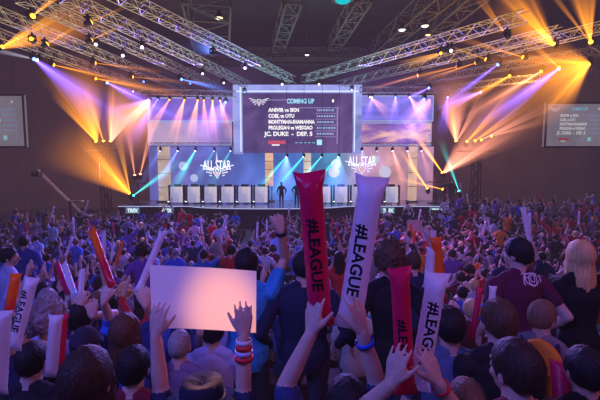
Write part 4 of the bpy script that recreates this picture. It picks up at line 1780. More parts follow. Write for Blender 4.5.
# -- lamps under the wing screens
LU = 'thin truss below the left wing screens'
for px, s_, cc in ((160, .5, WH), (178, 1.2, WH), (196, 1.3, WH), (214, .4, WH), (231, .6, WH)):
    lamp(px, 147, d=30.6, beams=[((px - 26, 196, 29.4), 7, .9 * s_, TE if px > 180 else BL)], col=(.6, .85, 1.0) if 0 else cc, area=LU, lens=s_, size=.6)
# -- floor tower, left of stage
LT = 'tower left of the stage'
GLOW = {97: [((70, 60, 24), 15, 2.4, OR)], 110.5: [((130, 70, 25), 13, 1.6, PK)]}
for px, tg, st in ((97, (52, 92, 24), 1.5), (104, (84, 82, 25), 1.2), (110.5, (112, 78, 25), 1.2)):
    lamp(px, 144, d=28.2, beams=[((tg), 3.0, st, OR)] + GLOW.get(px, []), col=AM, area=LT, upright=True, lens=1.2)
lamp(110, 145, d=28.6, beams=[((150, 92, 25), 3.2, .8, PK)], col=AM, area=LT, upright=True, lens=.6)
lamp(130.5, 196, d=28.6, beams=[((78, 136, 25), 4.0, 1.6, OR), ((116, 130, 26), 2.6, 1.1, AM), ((60, 130, 24), 17, 2.0, OR)], col=AM, area='floor left of the stage', upright=True, lens=1.2)
lamp(132, 198, d=28.8, beams=[((182, 160, 28.0), 4.2, 1.0, TE)], col=TE, area='floor left of the stage', upright=True, lens=1.0)
lamp(135, 178, d=29.2, beams=[((126, 118, 27), 3.2, .8, PK)], col=PK, area='steel stand beside the left pillar', upright=True, lens=.8)
lamp(140, 177, d=29.2, beams=[((156, 112, 27), 3.2, .8, PK)], col=PK, area='steel stand beside the left pillar', upright=True, lens=.9)
# -- right trusses
lamp(554, 34, beams=[((492, -22, 17), 5.0, 1.3, OR), ((500, 0, 18), 16, 2.0, OR)], col=AM, area=RA, lens=1.2)
lamp(591, 40, beams=[((578, -26, 15), 5.0, 1.2, OR)], col=AM, area=RA, lens=1.2)
lamp(590, 63, beams=[((545, 118, 19), 4.6, 1.0, OR), ((480, 58, 22), 4.0, .7, OR), ((500, 90, 19), 17, 1.5, OR)], col=AM, area=RA, lens=1.2)
lamp(509, 33, beams=[((478, -5, 20), 3.0, .7, OR)], col=OR, area=RA)
lamp(524, 54, beams=[((448, 36, 21), 2.6, .7, OR)], col=OR, area=RA)
lamp(488, 49, beams=[((440, 44, 22), 2.6, .6, AM)], col=AM, area=RA)
lamp(557, 60, beams=[((520, 34, 20), 2.4, .6, OR)], col=OR, area=RA)
lamp(480, 64, beams=[((420, 82, 24), 3.2, .9, OR)], col=OR, area=RA)
lamp(511, 69, beams=[((450, 110, 22), 3.6, .9, OR)], col=AM, area=RA)
lamp(543, 71, beams=[((466, 118, 22), 4.0, .9, PK)], col=AM, area=RA)
lamp(497, 67, beams=[((438, 110, 22), 4.2, 1.4, VI)], col=BL, area=RA)
lamp(561, 74, beams=[((480, 128, 20), 4.4, 1.4, VI)], col=BL, area=RA)
lamp(481, 86, beams=[((440, 108, 25), 3.4, .8, VI)], col=BL, area=RA)
lamp(430, 81, beams=[((390, 108, 26), 3.4, .9, VI)], col=BL, area=RA)
lamp(419, 67, beams=[((362, 92, 26), 3.0, .6, PK)], col=PK, area=RA)
lamp(458, 60, beams=[((396, 82, 26), 3.0, .7, OR)], col=OR, area=RA)
lamp(447, 52, beams=[((402, 66, 26), 2.6, .6, AM)], col=AM, area=RA)
lamp(425, 96, beams=[((400, 150, 27), 16, 1.6, VI)], col=BL, lens=.8, area=RA)
lamp(318, 81, col=WH, lens=.6, area=RA)
lamp(350, 82, col=WH, lens=.4, area=RA)
lamp(440, 47, col=AM, lens=.9, area=RA)
lamp(454, 54, col=WH, lens=.9, area=RA)
RW = 'truss above the right wing screens'
for px, py, tx, ty, cc, st in ((372, 93, 366, 122, VI, .9), (396, 93, 392, 124, VI, 1.2), (369, 99, 392, 118, PK, .6), (410, 97, 428, 130, PK, 1.0), (430, 94, 410, 124, PK, .7), (448, 95, 440, 138, VI, .8)):
    lamp(px, py, d=30.2, beams=[((tx, ty, 27), 6.0, st, cc)], col=BL if cc == VI else cc, area=RW, lens=1.0, size=.6)
RU = 'thin truss below the right wing screens'
for px, s_ in ((362, .3), (377, .3), (392, 1.2), (407, .8), (421, .7)):
    lamp(px, 147, d=30.6, beams=[((px + 14, 192, 29.4), 7, .8 * s_, PK if px > 385 else BL)], col=WH, area=RU, lens=s_, size=.6)
CU = 'bottom edge of the main screen'
for px, s_ in ((287, .7), (304, .6), (322, .3), (339, .7)):
    lamp(px, 155, d=30.8, beams=[((px - 34, 196, 29.5), 6, .9, TE)] + ([((px - 5, 200, 28), 17, 2.6, BL)] if px in (287, 339) else []), col=(TE if 0 else WH), area=CU, lens=s_, size=.6)
RT = 'tower right of the stage'
lamp(456, 144, d=28.4, beams=[((450, 70, 25), 13, 1.8, PK), ((448, 88, 25), 3.4, 1.3, OR), ((484, 92, 24), 3.2, .8, PK)], col=AM, area=RT, upright=True, lens=1.0)
for px, py, tg, st in ((466, 144, (520, 84, 22), 1.0), (474, 143, (536, 98, 22), .8), (480, 142, (556, 102, 22), .7), (490, 138, (560, 116, 22), .5)):
    lamp(px, py, d=28.0, beams=[((tg), 2.8, st, PK if st < .75 else OR)], col=AM, area=RT, upright=True, lens=.8, size=.8)
lamp(443, 175, d=29.9, beams=[((404, 118, 27.5), 3.4, 1.6, AM), ((528, 120, 24), 4.4, .9, PK), ((520, 100, 24), 15, 1.5, PK)], col=AM, area='stand right of the stage', upright=True, lens=1.3)
lamp(428, 191, d=29.9, beams=[((398, 146, 28.5), 4.0, 1.5, AM)], col=AM, area='stand right of the stage', upright=True, lens=1.0)
lamp(444, 191, d=29.9, beams=[((398, 178, 28.8), 3.6, 1.0, AM)], col=AM, area='stand right of the stage', upright=True, lens=1.0)
lamp(459.5, 194, d=28.4, beams=[((440, 138, 27.5), 3.4, 1.0, TE)], col=TE, area='floor right of the stage', upright=True, lens=1.0)

# labels by place: within an area count from the left
from collections import defaultdict


def label_fixtures():
    by = defaultdict(list)
    for f in FIXTURES:
        by[(f[4], CNAME.get(f[3], 'white'))].append(f)
    for (area, cn), fs in by.items():
        fs.sort(key=lambda f: f[1])
        for i, f in enumerate(fs):
            pos = f', {ordinal(i)} {cn} from left' if len(fs) > 1 else ''
            what = 'with beam' if f[5] else 'lamp'
            tag(f[0], f'{cn} stage light on the {area}{pos}', 'stage light', 'stage lights on the ' + area)


label_fixtures()

# towers that carry the upright lamps
for (px, top, lab) in ((104, 146, 'black lattice tower left of the stage with three orange lamps'), (477, 147, 'black lattice tower right of the stage under a fan of pink beams')):
    b = P(px, top, 28.4)
    tw = lattice((b.x, 28.4, 0), (b.x, 28.4, b.z - .35), .5, 10, .04, .02, 'lamp_tower', lab, 'tower', M['black'])
    MB().box((0, 0, b.z - .3), (2.6, .6, .08)).build('shelf', M['black'], tw)
for (px, py, d, lab) in ((137.5, 179, 29.2, 'dark steel stand holding two pink lamps beside the left pillar'), (436, 178, 29.9, 'dark steel stand holding amber lamps right of the stage')):
    b = P(px, py, d)
    st = empty('lamp_stand', (b.x, d, DZ), label=lab, cat='stand')
    b.z -= DZ
    MB().tube((0, 0, 0), (0, 0, b.z - .3), .05, n=8).build('pole', M['black'], st)
    MB().box((0, 0, b.z - .3), (1.3, .3, .06)).build('crossbar', M['black'], st)
    MB().box((0, 0, .04), (.9, .9, .08), bevel=.02).build('base', M['black'], st)


# ------------------------------------------------------------------ the audience
def crowd_variants():
    out = {}
    up = lambda sd: {'wrist': (sd * .26, .14, 1.0), 'dir': (0, .2, 1), 'palm': (0, 1, 0), 'pole': (sd, .2, -.4)}
    for sit in (True, False):
        pz = .50 if sit else .93
        for fem in (False, True):
            def W(x, y, z):
                return (x, y, pz + z)
            acts = {
                'arms lowered': (None, None),
                'both arms up': (dict(wrist=W(-.30, .10, .90), dir=(.1, .2, 1), palm=(0, 1, 0), pole=(-1, .2, -.3)), dict(wrist=W(.28, .14, .92), dir=(-.1, .2, 1), palm=(0, 1, 0), pole=(1, .2, -.3))),
                'right arm up': (None, dict(wrist=W(.27, .16, .90), dir=(-.1, .2, 1), palm=(0, 1, 0), pole=(1, .2, -.3))),
                'left arm up': (dict(wrist=W(-.27, .16, .90), dir=(.1, .2, 1), palm=(0, 1, 0), pole=(-1, .2, -.3)), None),
                'hands clapping': (dict(wrist=W(-.05, .36, .50), dir=(.1, .5, 1), palm=(1, 0, 0), pole=(-1, -.2, -.8)), dict(wrist=W(.05, .36, .50), dir=(-.1, .5, 1), palm=(-1, 0, 0), pole=(1, -.2, -.8))),
            }
            for an, (aL, aR) in acts.items():
                p = Pose(sit=sit, female=fem, sleeve='half' if fem else 'short', armL=aL, armR=aR)
                me = skin_over('person', p.raw(coarse=True), .020 if True else 0, BODY_MATS[:4] + [M['skin'], M['skin']], 2)
                out[(sit, fem, an)] = (p, me)
    return out


CV = crowd_variants()
SPOTS = []
EMPTY = []


def gz(x, y):
    z = tier_z(y)
    if x > 8.6 and y > 18.9:
        z += .17 * (tier_i(y) - 19)
    return z


def riser():
    mb = MB()
    for i in range(20, 28):
        y0 = 1.05 + .9 * i
        mb.box((17.3, y0 + .45, .17 * (i - 19) / 2), (17.4, .9, .17 * (i - 19)))
    struct('seating_tiers_right', mb, M['tier'])


riser()


def in_aisle(x, y):
    return 13.5 < y < 27 and -3.2 - .03 * (y - 20) < x < -1.9 - .03 * (y - 20)


def make_spots():
    i = 3
    while True:
        y = 1.05 + .9 * i + .45
        if y > 24.9:
            break
        half = .78 * y + .8
        x = -half + R.uniform(0, .4)
        while x < half:
            xx = x + R.uniform(-.06, .06)
            yy = y + R.uniform(-.08, .08)
            x += R.uniform(.60, .70)
            if in_aisle(xx, yy) or any(abs(h.location.x - xx) < .5 and abs(h.location.y - yy) < .65 for h, _p in HEROES):
                continue
            px, py = proj((xx, yy, gz(xx, yy) + 1.2))
            skip = .05
            if 9 < y < 14.5 and 30 < px < 112:
                skip = .6                   # empty dark red seats at the left
            elif y > 14.4 and px < 60:
                skip = .3
            if abs(xx) > 12.5 and yy > 24:
                skip = .2
            if R.random() < skip:
                if skip > .5:
                    EMPTY.append((xx, y, i, px))
                continue
            if -1.6 - 3.6 < xx < 3.9 and yy > 26.4 and False:
                continue
            SPOTS.append((xx, yy, i))
        i += 1


make_spots()


def pick_look(x, y):
    px, py = proj((x, y, gz(x, y) + 1.2))
    if px > 400 and 10 < y < 22:
        sh = R.choices(['red', 'maroon', 'black', 'navy', 'grey', 'white', 'purple', 'blue', 'orange'], [30, 10, 14, 12, 6, 5, 5, 5, 3])[0]
    elif px < 110:
        sh = R.choices(['navy', 'blue', 'light blue', 'black', 'white', 'purple', 'maroon'], [20, 15, 14, 16, 6, 10, 8])[0]
    else:
        sh = R.choices(['red', 'maroon', 'black', 'navy', 'grey', 'white', 'purple', 'blue', 'light blue', 'teal'], [13, 8, 16, 14, 9, 9, 10, 12, 9, 3])[0]
    hc = R.choices(['black', 'dark brown', 'brown', 'light brown', 'blonde', 'grey'], [30, 28, 18, 9, 7, 4])[0]
    fem = R.random() < .35
    hs = R.choices(['short', 'crop', 'curly'], [6, 3, 1])[0] if not fem else R.choices(['long', 'tied', 'curly'], [6, 2, 1])[0]
    sit = R.random() < (.72 if y < 12 else .80)
    act = R.choices(['arms lowered', 'both arms up', 'right arm up', 'left arm up', 'hands clapping'], [44, 10, 17, 15, 14])[0]
    sc = R.uniform(.93, 1.05) * (.95 if fem else 1)
    return sh, hc, fem, hs, sit, act, sc


LOOKS = {k: pick_look(s_[0], s_[1]) for k, s_ in enumerate(SPOTS)}
for k in list(LOOKS):
    x, y, i = SPOTS[k]
    # keep the view over the first rows open: they sit
    if y < 6.2:
        l = list(LOOKS[k])
        l[4] = True if R.random() < .8 else False
        LOOKS[k] = tuple(l)


for k in LOOKS:
    if not LOOKS[k][4]:
        SPOTS[k] = (SPOTS[k][0], SPOTS[k][1] + .27, SPOTS[k][2])


# ledges that the audience sits on
def ledges():
    mb = MB()
    for i in range(3, 29):
        y = 1.05 + .9 * i + .45
        if y > 24.9:
            break
        z = tier_z(y)
        half = .78 * y + 1.2
        segs = [(-half, half)]
        if 13.5 < y < 27:
            segs = [(-half, -3.2 - .03 * (y - 20)), (-1.9 - .03 * (y - 20), half)]
        for a, b in segs:
            if y > 18.9 and b > 8.6:
                zr = gz(10, y)
                mb.box(((8.7 + b) / 2, y - .06, zr + .20), (b - 8.7, .34, .40))
                b = 8.5
            mb.box(((a + b) / 2, y - .06, z + .20), (b - a, .34, .40))
    struct('seating_ledges', mb, paint('seat_fabric', (.05, .012, .02), .8))


ledges()


def build_audience():
    # what the camera can see: rays to head and chest among the figures themselves
    Vs, Fs, own = [], [], []
    off = 0
    # occluders: heroes and the first candidates, as rough boxes
    order = sorted(range(len(SPOTS)), key=lambda k: SPOTS[k][1])
    cam_p = Vector((0, 0, CAM_Z))
    grid = np.full((400, 600), 0, dtype=bool)
    hero_boxes = []
    for b, p in HEROES:
        dep = b.location.y
        for (dz, hw) in ((p.head_center().z, .09), (p.pz * p.scale + .25, .2), (p.pz * p.scale - .05, .2)):
            hero_boxes.append((b.location + Vector((0, 0, dz)), hw, .14 if hw < .1 else .24))
    # the sheet
    grid[266:332, 150:256] = True

    def cover(c, hw, hh):
        x0, y0 = proj(c + Vector((-hw, 0, hh)))
        x1, y1 = proj(c + Vector((hw, 0, -hh)))
        return int(x0), int(x1), int(y0), int(y1)
    for c, hw, hh in hero_boxes:
        x0, x1, y0, y1 = cover(c, hw, hh)
        grid[max(0, y0):max(0, min(400, y1)), max(0, x0):max(0, min(600, x1))] = True
    seen = []
    for k in order:
        x, y, i = SPOTS[k]
        sh, hc, fem, hs, sit, act, sc = LOOKS[k]
        pz = .5 if sit else .93
        base = Vector((x, y, gz(x, y)))
        boxes = [(base + Vector((0, 0, (pz + .69) * sc)), .08, .11), (base + Vector((0, 0, (pz + .28) * sc)), .19, .24)]
        vis = 0
        for c, hw, hh in boxes:
            x0, x1, y0, y1 = cover(c, hw, hh)
            x0, x1, y0, y1 = max(0, x0), min(600, max(x1, x0 + 1)), max(0, y0), min(400, max(y1, y0 + 1))
            if x1 > x0 and y1 > y0:
                sub = grid[y0:y1, x0:x1]
                vis += int((~sub).sum())
        for c, hw, hh in boxes:
            x0, x1, y0, y1 = cover(c, hw, hh)
            grid[max(0, y0):max(0, min(400, y1)), max(0, x0):max(0, min(600, x1))] = True
        seen.append((vis, k))
    return seen


SEEN = build_audience()
N_IND = 300 - len(HEROES) - 12
ranked = sorted([s_ for s_ in SEEN if s_[0] > 3], key=lambda s_: -s_[0])
IND = set(k for v, k in ranked[:N_IND])
UNSEEN = set(k for v, k in SEEN if v <= 0)
print('spots', len(SPOTS), 'visible', len(ranked), 'hidden', len(UNSEEN))
CROWD_PEOPLE = []
CROWD_STICKS = []
hair_keys = {}
for k in sorted(IND, key=lambda k: SPOTS[k][1]):
    x, y, i = SPOTS[k]
    sh, hc, fem, hs, sit, act, sc = LOOKS[k]
    p, me = CV[(sit, fem, act)]
    b = link('person', me)
    yaw = math.atan2(-(0 - x) * .25, 29 - y) * .6 + R.uniform(-.2, .2)
    b.location = (x, y, gz(x, y))
    b.rotation_euler = (0, 0, yaw)
    b.scale = (sc, sc, sc)
    b.color = c4([c * R.uniform(.8, 1.2) for c in SHIRT[sh]])
    h = put_hair(b, p, hs, hc, R.randrange(3))
    stick = None
    if act in ('right arm up', 'left arm up', 'both arms up') and R.random() < .48:
        arm = p.armR if act != 'left arm up' else p.armL
        Wl = arm['_W'] + arm['_d'] * .06
        Mw = Matrix.Translation(b.location) @ Matrix.Rotation(yaw, 4, 'Z') @ Matrix.Scale(sc, 4)
        w = Mw @ (Wl + Vector((0, .05, -.03)))
        tl = Vector((R.uniform(-.28, .28), R.uniform(.05, .4), 1)).normalized() * .56
        stick = R.choices(['white', 'red', 'orange'], [10, 9, 1])[0]
        o = place_stick(w, w + tl, stick, 'x', twist=R.uniform(0, 3), fat=.72)
        CROWD_STICKS.append([o, stick, k, act])
    CROWD_PEOPLE.append([b, k, stick])


def zone(x, y):
    px, py = proj((x, y, gz(x, y) + 1.2))
    if px < 75:
        return 'at left edge'
    if px < 150:
        return 'left of sheet'
    if px < 238:
        return 'above the sheet'
    if px < 300:
        return 'by the aisle'
    if px < 345:
        return 'between tall sticks'
    if px < 420:
        return 'right of sticks'
    if px < 500:
        return 'before maroon man'
    if px < 560:
        return 'beyond maroon man'
    return 'at right edge'


HN = {'short': 'short', 'crop': 'cropped', 'curly': 'curly', 'long': 'long', 'tied': 'tied'}


def depthword(y):
    return 'near rows' if y < 8 else 'middle rows' if y < 14 else 'rows further back' if y < 20 else 'rows by the stage'


by = defaultdict(list)
for b, k, stick in CROWD_PEOPLE:
    x, y, i = SPOTS[k]
    sh, hc, fem, hs, sit, act, sc = LOOKS[k]
    by[(sit, sh, HN[hs] + ' ' + hc, zone(x, y), i)].append((b, x, act, y))
# a row counts from the sheet's row outwards; say the row by its place in depth
for (sit, sh, hair, zn, i), lst in by.items():
    lst.sort(key=lambda t: t[1])
    for j, (b, x, act, y) in enumerate(lst):
        row = 'row ' + ORD[i - 3] if i - 3 < len(ORD) else 'a far row'
        nth = ''
        if len(lst) > 1:
            nth = ('left ' if j == 0 else 'right ' if j == len(lst) - 1 else 'middle ')
        rw = (ordinal(i - 3) if i - 3 < 12 else {12: 'thirteenth', 13: 'fourteenth', 14: 'fifteenth', 15: 'sixteenth', 16: 'seventeenth', 17: 'eighteenth', 18: 'nineteenth', 19: 'twentieth'}.get(i - 3, 'last')) + ' crowd row'
        lab = f"{nth}{'seated' if sit else 'standing'} fan, {sh} shirt, {hair} hair, {rw} {zn}"
        tag(b, lab, 'person', 'audience')
# unique stick labels
by = defaultdict(list)
for o, c, k, act in CROWD_STICKS:
    x, y, i = SPOTS[k]
    by[(c, zone(x, y), LOOKS[k][0])].append((o, x, y))
for (c, zn, sh), lst in by.items():
    lst.sort(key=lambda t: t[2])
    for j, (o, x, y) in enumerate(lst):
        nth = '' if len(lst) == 1 else ordinal(j) + ' nearest '
        tag(o, f'{nth}{c} stick of a {sh} shirted fan in crowd, {zn}', 'inflatable stick', 'sticks raised in the crowd')


def crowd_mass():
    # everyone else: too small and too many to tell apart
    arr = {}
    for key in CV:
        p, me = CV[key]
        sit, fem, act = key
        if (sit, fem, act) not in arr:
            me2 = skin_over('tmp', Pose(sit=sit, female=fem, sleeve='half' if fem else 'short', armL=dict(p.armL) if p.armL and 'wrist' in p.armL else None, armR=dict(p.armR) if p.armR and 'wrist' in p.armR else None).raw(coarse=True), .05, BODY_MATS, 1)
            me2.calc_loop_triangles()
            V = np.empty(len(me2.vertices) * 3, np.float32)
            me2.vertices.foreach_get('co', V)
            T = np.empty(len(me2.loop_triangles) * 3, np.int32)
            me2.loop_triangles.foreach_get('vertices', T)
            Mi = np.empty(len(me2.loop_triangles), np.int32)
            me2.loop_triangles.foreach_get('material_index', Mi)
            arr[key] = (V.reshape(-1, 3), T.reshape(-1, 3), Mi)
            bpy.data.meshes.remove(me2)
    harr = {}
    for st in ('short', 'crop', 'long', 'curly', 'tied'):
        mh = hair_mesh(st, 5, nu=12, nv=5, L=.25)
        mh.calc_loop_triangles()
        V = np.empty(len(mh.vertices) * 3, np.float32)
        mh.vertices.foreach_get('co', V)
        T = np.empty(len(mh.loop_triangles) * 3, np.int32)
        mh.loop_triangles.foreach_get('vertices', T)
        harr[st] = (V.reshape(-1, 3), T.reshape(-1, 3))
        bpy.data.meshes.remove(mh)
    AV, AT, AC = [], [], []
    off = 0
    skin = np.array([.62, .42, .33])
    for k, (x, y, i) in enumerate(SPOTS):
        if k in IND:
            continue
        if k in UNSEEN and y < 12:
            continue
        sh, hc, fem, hs, sit, act, sc = LOOKS[k]
        p = CV[(sit, fem, act)][0]
        V, T, Mi = arr[(sit, fem, act)]
        yaw = R.uniform(-.25, .25)
        c, s_ = math.cos(yaw), math.sin(yaw)
        rot = np.array([[c, -s_, 0], [s_, c, 0], [0, 0, 1]])
        base = np.array([x, y, gz(x, y)])
        cols = np.array([skin * R.uniform(.75, 1.1), np.array(SHIRT[sh]) * R.uniform(.8, 1.2), [.03, .035, .06], [.05, .04, .05], skin, skin])[Mi]
        AV.append((V * sc) @ rot.T + base)
        AT.append(T + off)
        AC.append(cols)
        off += len(V)
        hm_ = np.array(p.head_matrix())
        HV, HT = harr[hs]
        hv = HV @ hm_[:3, :3].T + hm_[:3, 3]
        AV.append((hv * sc) @ rot.T + base)
        AT.append(HT + off)
        AC.append(np.repeat([HAIRC[hc]], len(HT), 0))
        off += len(HV)
    V = np.concatenate(AV)
    T = np.concatenate(AT)
    C = np.concatenate(AC)
    me = bpy.data.meshes.new('crowd')
    me.vertices.add(len(V))
    me.vertices.foreach_set('co', V.astype(np.float32).ravel())
    me.loops.add(len(T) * 3)
    me.loops.foreach_set('vertex_index', T.astype(np.int32).ravel())
    me.polygons.add(len(T))
    me.polygons.foreach_set('loop_start', np.arange(0, len(T) * 3, 3, dtype=np.int32))
    me.update(calc_edges=True)
    at = me.attributes.new('look', 'FLOAT_COLOR', 'FACE')
    at.data.foreach_set('color', np.concatenate([C, np.ones((len(C), 1))], 1).astype(np.float32).ravel())
    m, t, out = nt('crowd_people')
    b = N(t, 'ShaderNodeBsdfPrincipled')
    setin(b, Roughness=.7)
    a = N(t, 'ShaderNodeAttribute', attribute_name='look')
    nz = N(t, 'ShaderNodeTexNoise')
    setin(nz, Scale=8.0)
    mr = N(t, 'ShaderNodeMapRange')
    setin(mr, To_Min=.7, To_Max=1.3)
    mx = N(t, 'ShaderNodeMix', data_type='RGBA', blend_type='MULTIPLY')
    mx.inputs[0].default_value = 1
    t.links.new(nz.outputs['Fac'], mr.inputs['Value'])
    t.links.new(a.outputs['Color'], mx.inputs[6])
    t.links.new(mr.outputs[0], mx.inputs[7])
    t.links.new(mx.outputs[2], b.inputs['Base Color'])
    t.links.new(b.outputs[0], out.inputs['Surface'])
    me.materials.append(m)
    me.validate()
    o = link('crowd', me)
    tag(o, 'dense far crowd of seated and standing fans filling the floor up to the stage', 'crowd', None, 'stuff')
    print('crowd tris', len(T))


crowd_mass()


# ------------------------------------------------------------------ people at work on and around the stage
def standing(label, x, y, z, yaw, shirt, hair, hc, L=None, Rr=None, female=False, sit=False, sleeve='long', scale=1.0):
    p = Pose(sit=sit, scale=scale, female=female, sleeve=sleeve, armL=L, armR=Rr)
    b = make_person(p, (x, y, z), yaw, shirt, hair, hc, 0, .016)
    tag(b, label, 'person')
    return b, p


q = P(258, 248, 20.0)
standing('security person in dark clothes standing in the centre aisle', q.x, 20.0, 0, .3, 'black', 'crop', 'black')
q = P(283, 200, 30.4)
standing('dark figure standing on stage between the left desks and the red stick', q.x, 27.9, DZ, 2.9, 'black', 'short', 'black')
q = P(297, 200, 30.4)
standing('host in dark suit on stage just left of the tall red stick', q.x, 28.1, DZ, 3.3, 'navy', 'short', 'dark brown')
q = P(83, 222, 24.0)
op, _ = standing('camera operator in white shirt beside the crane base', q.x, 24.0, 0, -.6, 'white', 'short', 'dark brown', Rr=dict(wrist=(.22, .45, 1.25), dir=(0, 1, 0), palm=(-1, 0, 0)))
q = P(407, 210, 27.5)
standing('crew member in white shirt standing below the right lit pillar', q.x, 27.4, 0, .2, 'white', 'short', 'dark brown', scale=1.04)
q = P(452, 200, 28.9)
standing('dark dressed operator behind a camera right of the stage', q.x + .3, 29.7, DZ, 2.4, 'black', 'short', 'black')
PX = [(195, 'left'), (211.7, 'left'), (228.4, 'left'), (245.1, 'left'), (324, 'right'), (340.7, 'right'), (390.8, 'right')]
cnt = defaultdict(int)
for px, side in PX:
    q = P(px, 203, 29.9)
    c = empty('player_chair', (q.x, 30.75, DZ), math.pi, f'dark player chair, {ordinal(cnt[side])} occupied one from the left in the {side} team row', 'chair', 'player chairs')
    MB().box((0, 0, .43), (.5, .5, .1), bevel=.03).build('seat', M['black'], c)
    MB().box((0, -.26, .85), (.5, .09, .75), bevel=.03).build('backrest', M['black'], c)
    mb = MB().tube((0, 0, .05), (0, 0, .4), .03)
    for a in range(5):
        mb.tube((0, 0, .07), (.28 * math.cos(a * 1.257), .28 * math.sin(a * 1.257), .03), .025, n=6)
    mb.build('base', M['black'], c)
    standing(f'player behind a lit desk, {ordinal(cnt[side])} from the left in the {side} team', q.x, 30.70, DZ, math.pi, R.choice(['navy', 'white', 'red', 'black']), 'short', R.choice(['black', 'brown']), sit=True, sleeve='short')
    cnt[side] += 1


def crane():
    base = P(72, 222, 24.8)
    r = empty('camera_crane', (base.x, 24.8, 0), label='long camera crane reaching up over the dark left side', cat='camera crane')
    piv = P(70, 202, 24.8) - r.location
    tip = P(38, 171, 23.2) - r.location
    tail = piv + (piv - tip).normalized() * 1.4
    mb = MB()
    for o in (-.07, .07):
        mb.tube(tip + Vector((0, 0, o)), tail + Vector((0, 0, o)), .03, n=6)
    n = 14
    for k in range(n):
        a, b = tip.lerp(tail, k / n), tip.lerp(tail, (k + 1) / n)
        mb.tube(a + Vector((0, 0, -.07)), b + Vector((0, 0, .07)), .015, n=4)
    mb.build('boom', M['alu'], r)
    MB().box(tip + Vector((0, -.05, -.18)), (.30, .45, .28), bevel=.03).tube(tip + Vector((0, -.25, -.18)), tip + Vector((0, -.5, -.18)), .09, n=12).build('camera_head', M['black'], r)
    MB().box(tail, (.5, .4, .35), bevel=.03).build('counterweight', M['steel'], r)
    MB().tube((0, 0, .3), piv, .06).tube((-.45, -.3, 0), (0, 0, .8), .03).tube((.45, -.3, 0), (0, 0, .8), .03).tube((0, .5, 0), (0, 0, .8), .03).build('tripod', M['black'], r)
    MB().box(piv + Vector((.35, 0, .05)), (.9, .3, .10), bevel=.02).build('control_deck', M['alu'], r)


crane()


def camera_rig(px, py, d, z, yaw, label):
    b = P(px, py, d)
    r = empty('broadcast_camera', (b.x, d, z), yaw, label, 'camera')
    MB().box((0, 0, 1.45), (.22, .55, .28), bevel=.03).build('camera_body', M['black'], r)
    MB().lathe([(.08, 0), (.10, .05), (.10, .28), (.075, .3)], n=14).build('lens_barrel', M['black'], r, True).matrix_local = Matrix.Translation((0, .28, 1.45)) @ Matrix.Rotation(rad(-90), 4, 'X')
    MB().box((-.16, -.12, 1.58), (.14, .16, .12), bevel=.01).build('viewfinder', M['black'], r)
    for a in (0, 2.1, 4.2):
        MB().tube((.45 * math.sin(a), .45 * math.cos(a), 0), (0, 0, 1.15), .025, n=6).build('leg', M['black'], r)
    MB().tube((0, 0, 1.1), (0, 0, 1.35), .05, n=8).build('pan_head', M['black'], r)


camera_rig(449, 200, 28.9, DZ, .9, 'dark broadcast camera on tripod at the right end of the stage')
camera_rig(88, 222, 24.5, 0, -.5, 'broadcast camera on tripod by the operator in the white shirt')


def seat(x, y, z, label, group):
    r = empty('stadium_seat', (x, y, z), 0, label, 'seat', group)
    MB().box((0, .02, .44), (.46, .42, .06), bevel=.02, rot=None).build('seat_pan', M['red_seat'], r)
    MB().box((0, -.22, .72), (.46, .05, .50), bevel=.02).build('backrest', M['red_seat'], r)
    for sx in (-1, 1):
        MB().box((sx * .20, -.05, .20), (.04, .35, .40), bevel=.01).build('leg', M['black'], r)
    return r


EMPTY.sort(key=lambda e: (e[2], e[3]))
_cnt = defaultdict(int)
for (x, y, i, px) in EMPTY:
    rn = {10: 'eleventh', 11: 'twelfth'}.get(i - 3, ordinal(i - 3))
    seat(x, y + .12, tier_z(y), f'empty dark red seat, {ordinal(_cnt[i])} from left in the {rn} crowd row', 'empty red seats at left')
    _cnt[i] += 1


# small paper signs in the crowd
def crowd_sign(px, py, label, col):
    best = None
    for b, k, stick in CROWD_PEOPLE:
        x, y, i = SPOTS[k]
        if LOOKS[k][5] == 'both arms up' and y > 9 and stick is None:
            p = CV[(LOOKS[k][4], LOOKS[k][2], LOOKS[k][5])][0]
            w = b.location + Vector((0, .16, (p.pz + .98) * b.scale[2]))
            q = proj(w)
            e = abs(q[0] - px) + abs(q[1] - py)
            if best is None or e < best[0]:
                best = (e, w)
    if best:
        o = MB().sheet(lambda u, v: Vector(((u - .5) * .56, .02 * math.sin(u * 3.1), v * .40)), 6, 3).sheet(lambda u, v: Vector(((.5 - u) * .56, .003 + .02 * math.sin(u * 3.1), v * .40)), 6, 3).build('paper_sign', paint('sign_paper', col, .7), None, True)
        o.location = best[1]
        tag(o, label, 'sign')


crowd_sign(430, 228, 'small pale paper sign held up in the crowd right of the tall white stick', (.8, .78, .85))
crowd_sign(168, 224, 'small warm coloured paper sign held up in the crowd above the big sheet', (.85, .6, .45))


# ------------------------------------------------------------------ light
def light(kind, name, loc, tgt, energy, col, size=1.0, size_y=None, angle=None, blend=.5, spread=180):
    l = bpy.data.lights.new(name, kind)
    l.energy = energy
    l.color = col
    if kind == 'AREA':
        l.spread = rad(spread)
        l.size = size
        if size_y:
            l.shape = 'RECTANGLE'
            l.size_y = size_y
    else:
        l.shadow_soft_size = size
    if angle:
        l.spot_size = rad(angle)
        l.spot_blend = blend
    o = bpy.data.objects.new(name, l)
    COL.objects.link(o)
    o.location = loc
    d = Vector(tgt) - Vector(loc)
    o.rotation_euler = d.to_track_quat('-Z', 'Y').to_euler()
    return o


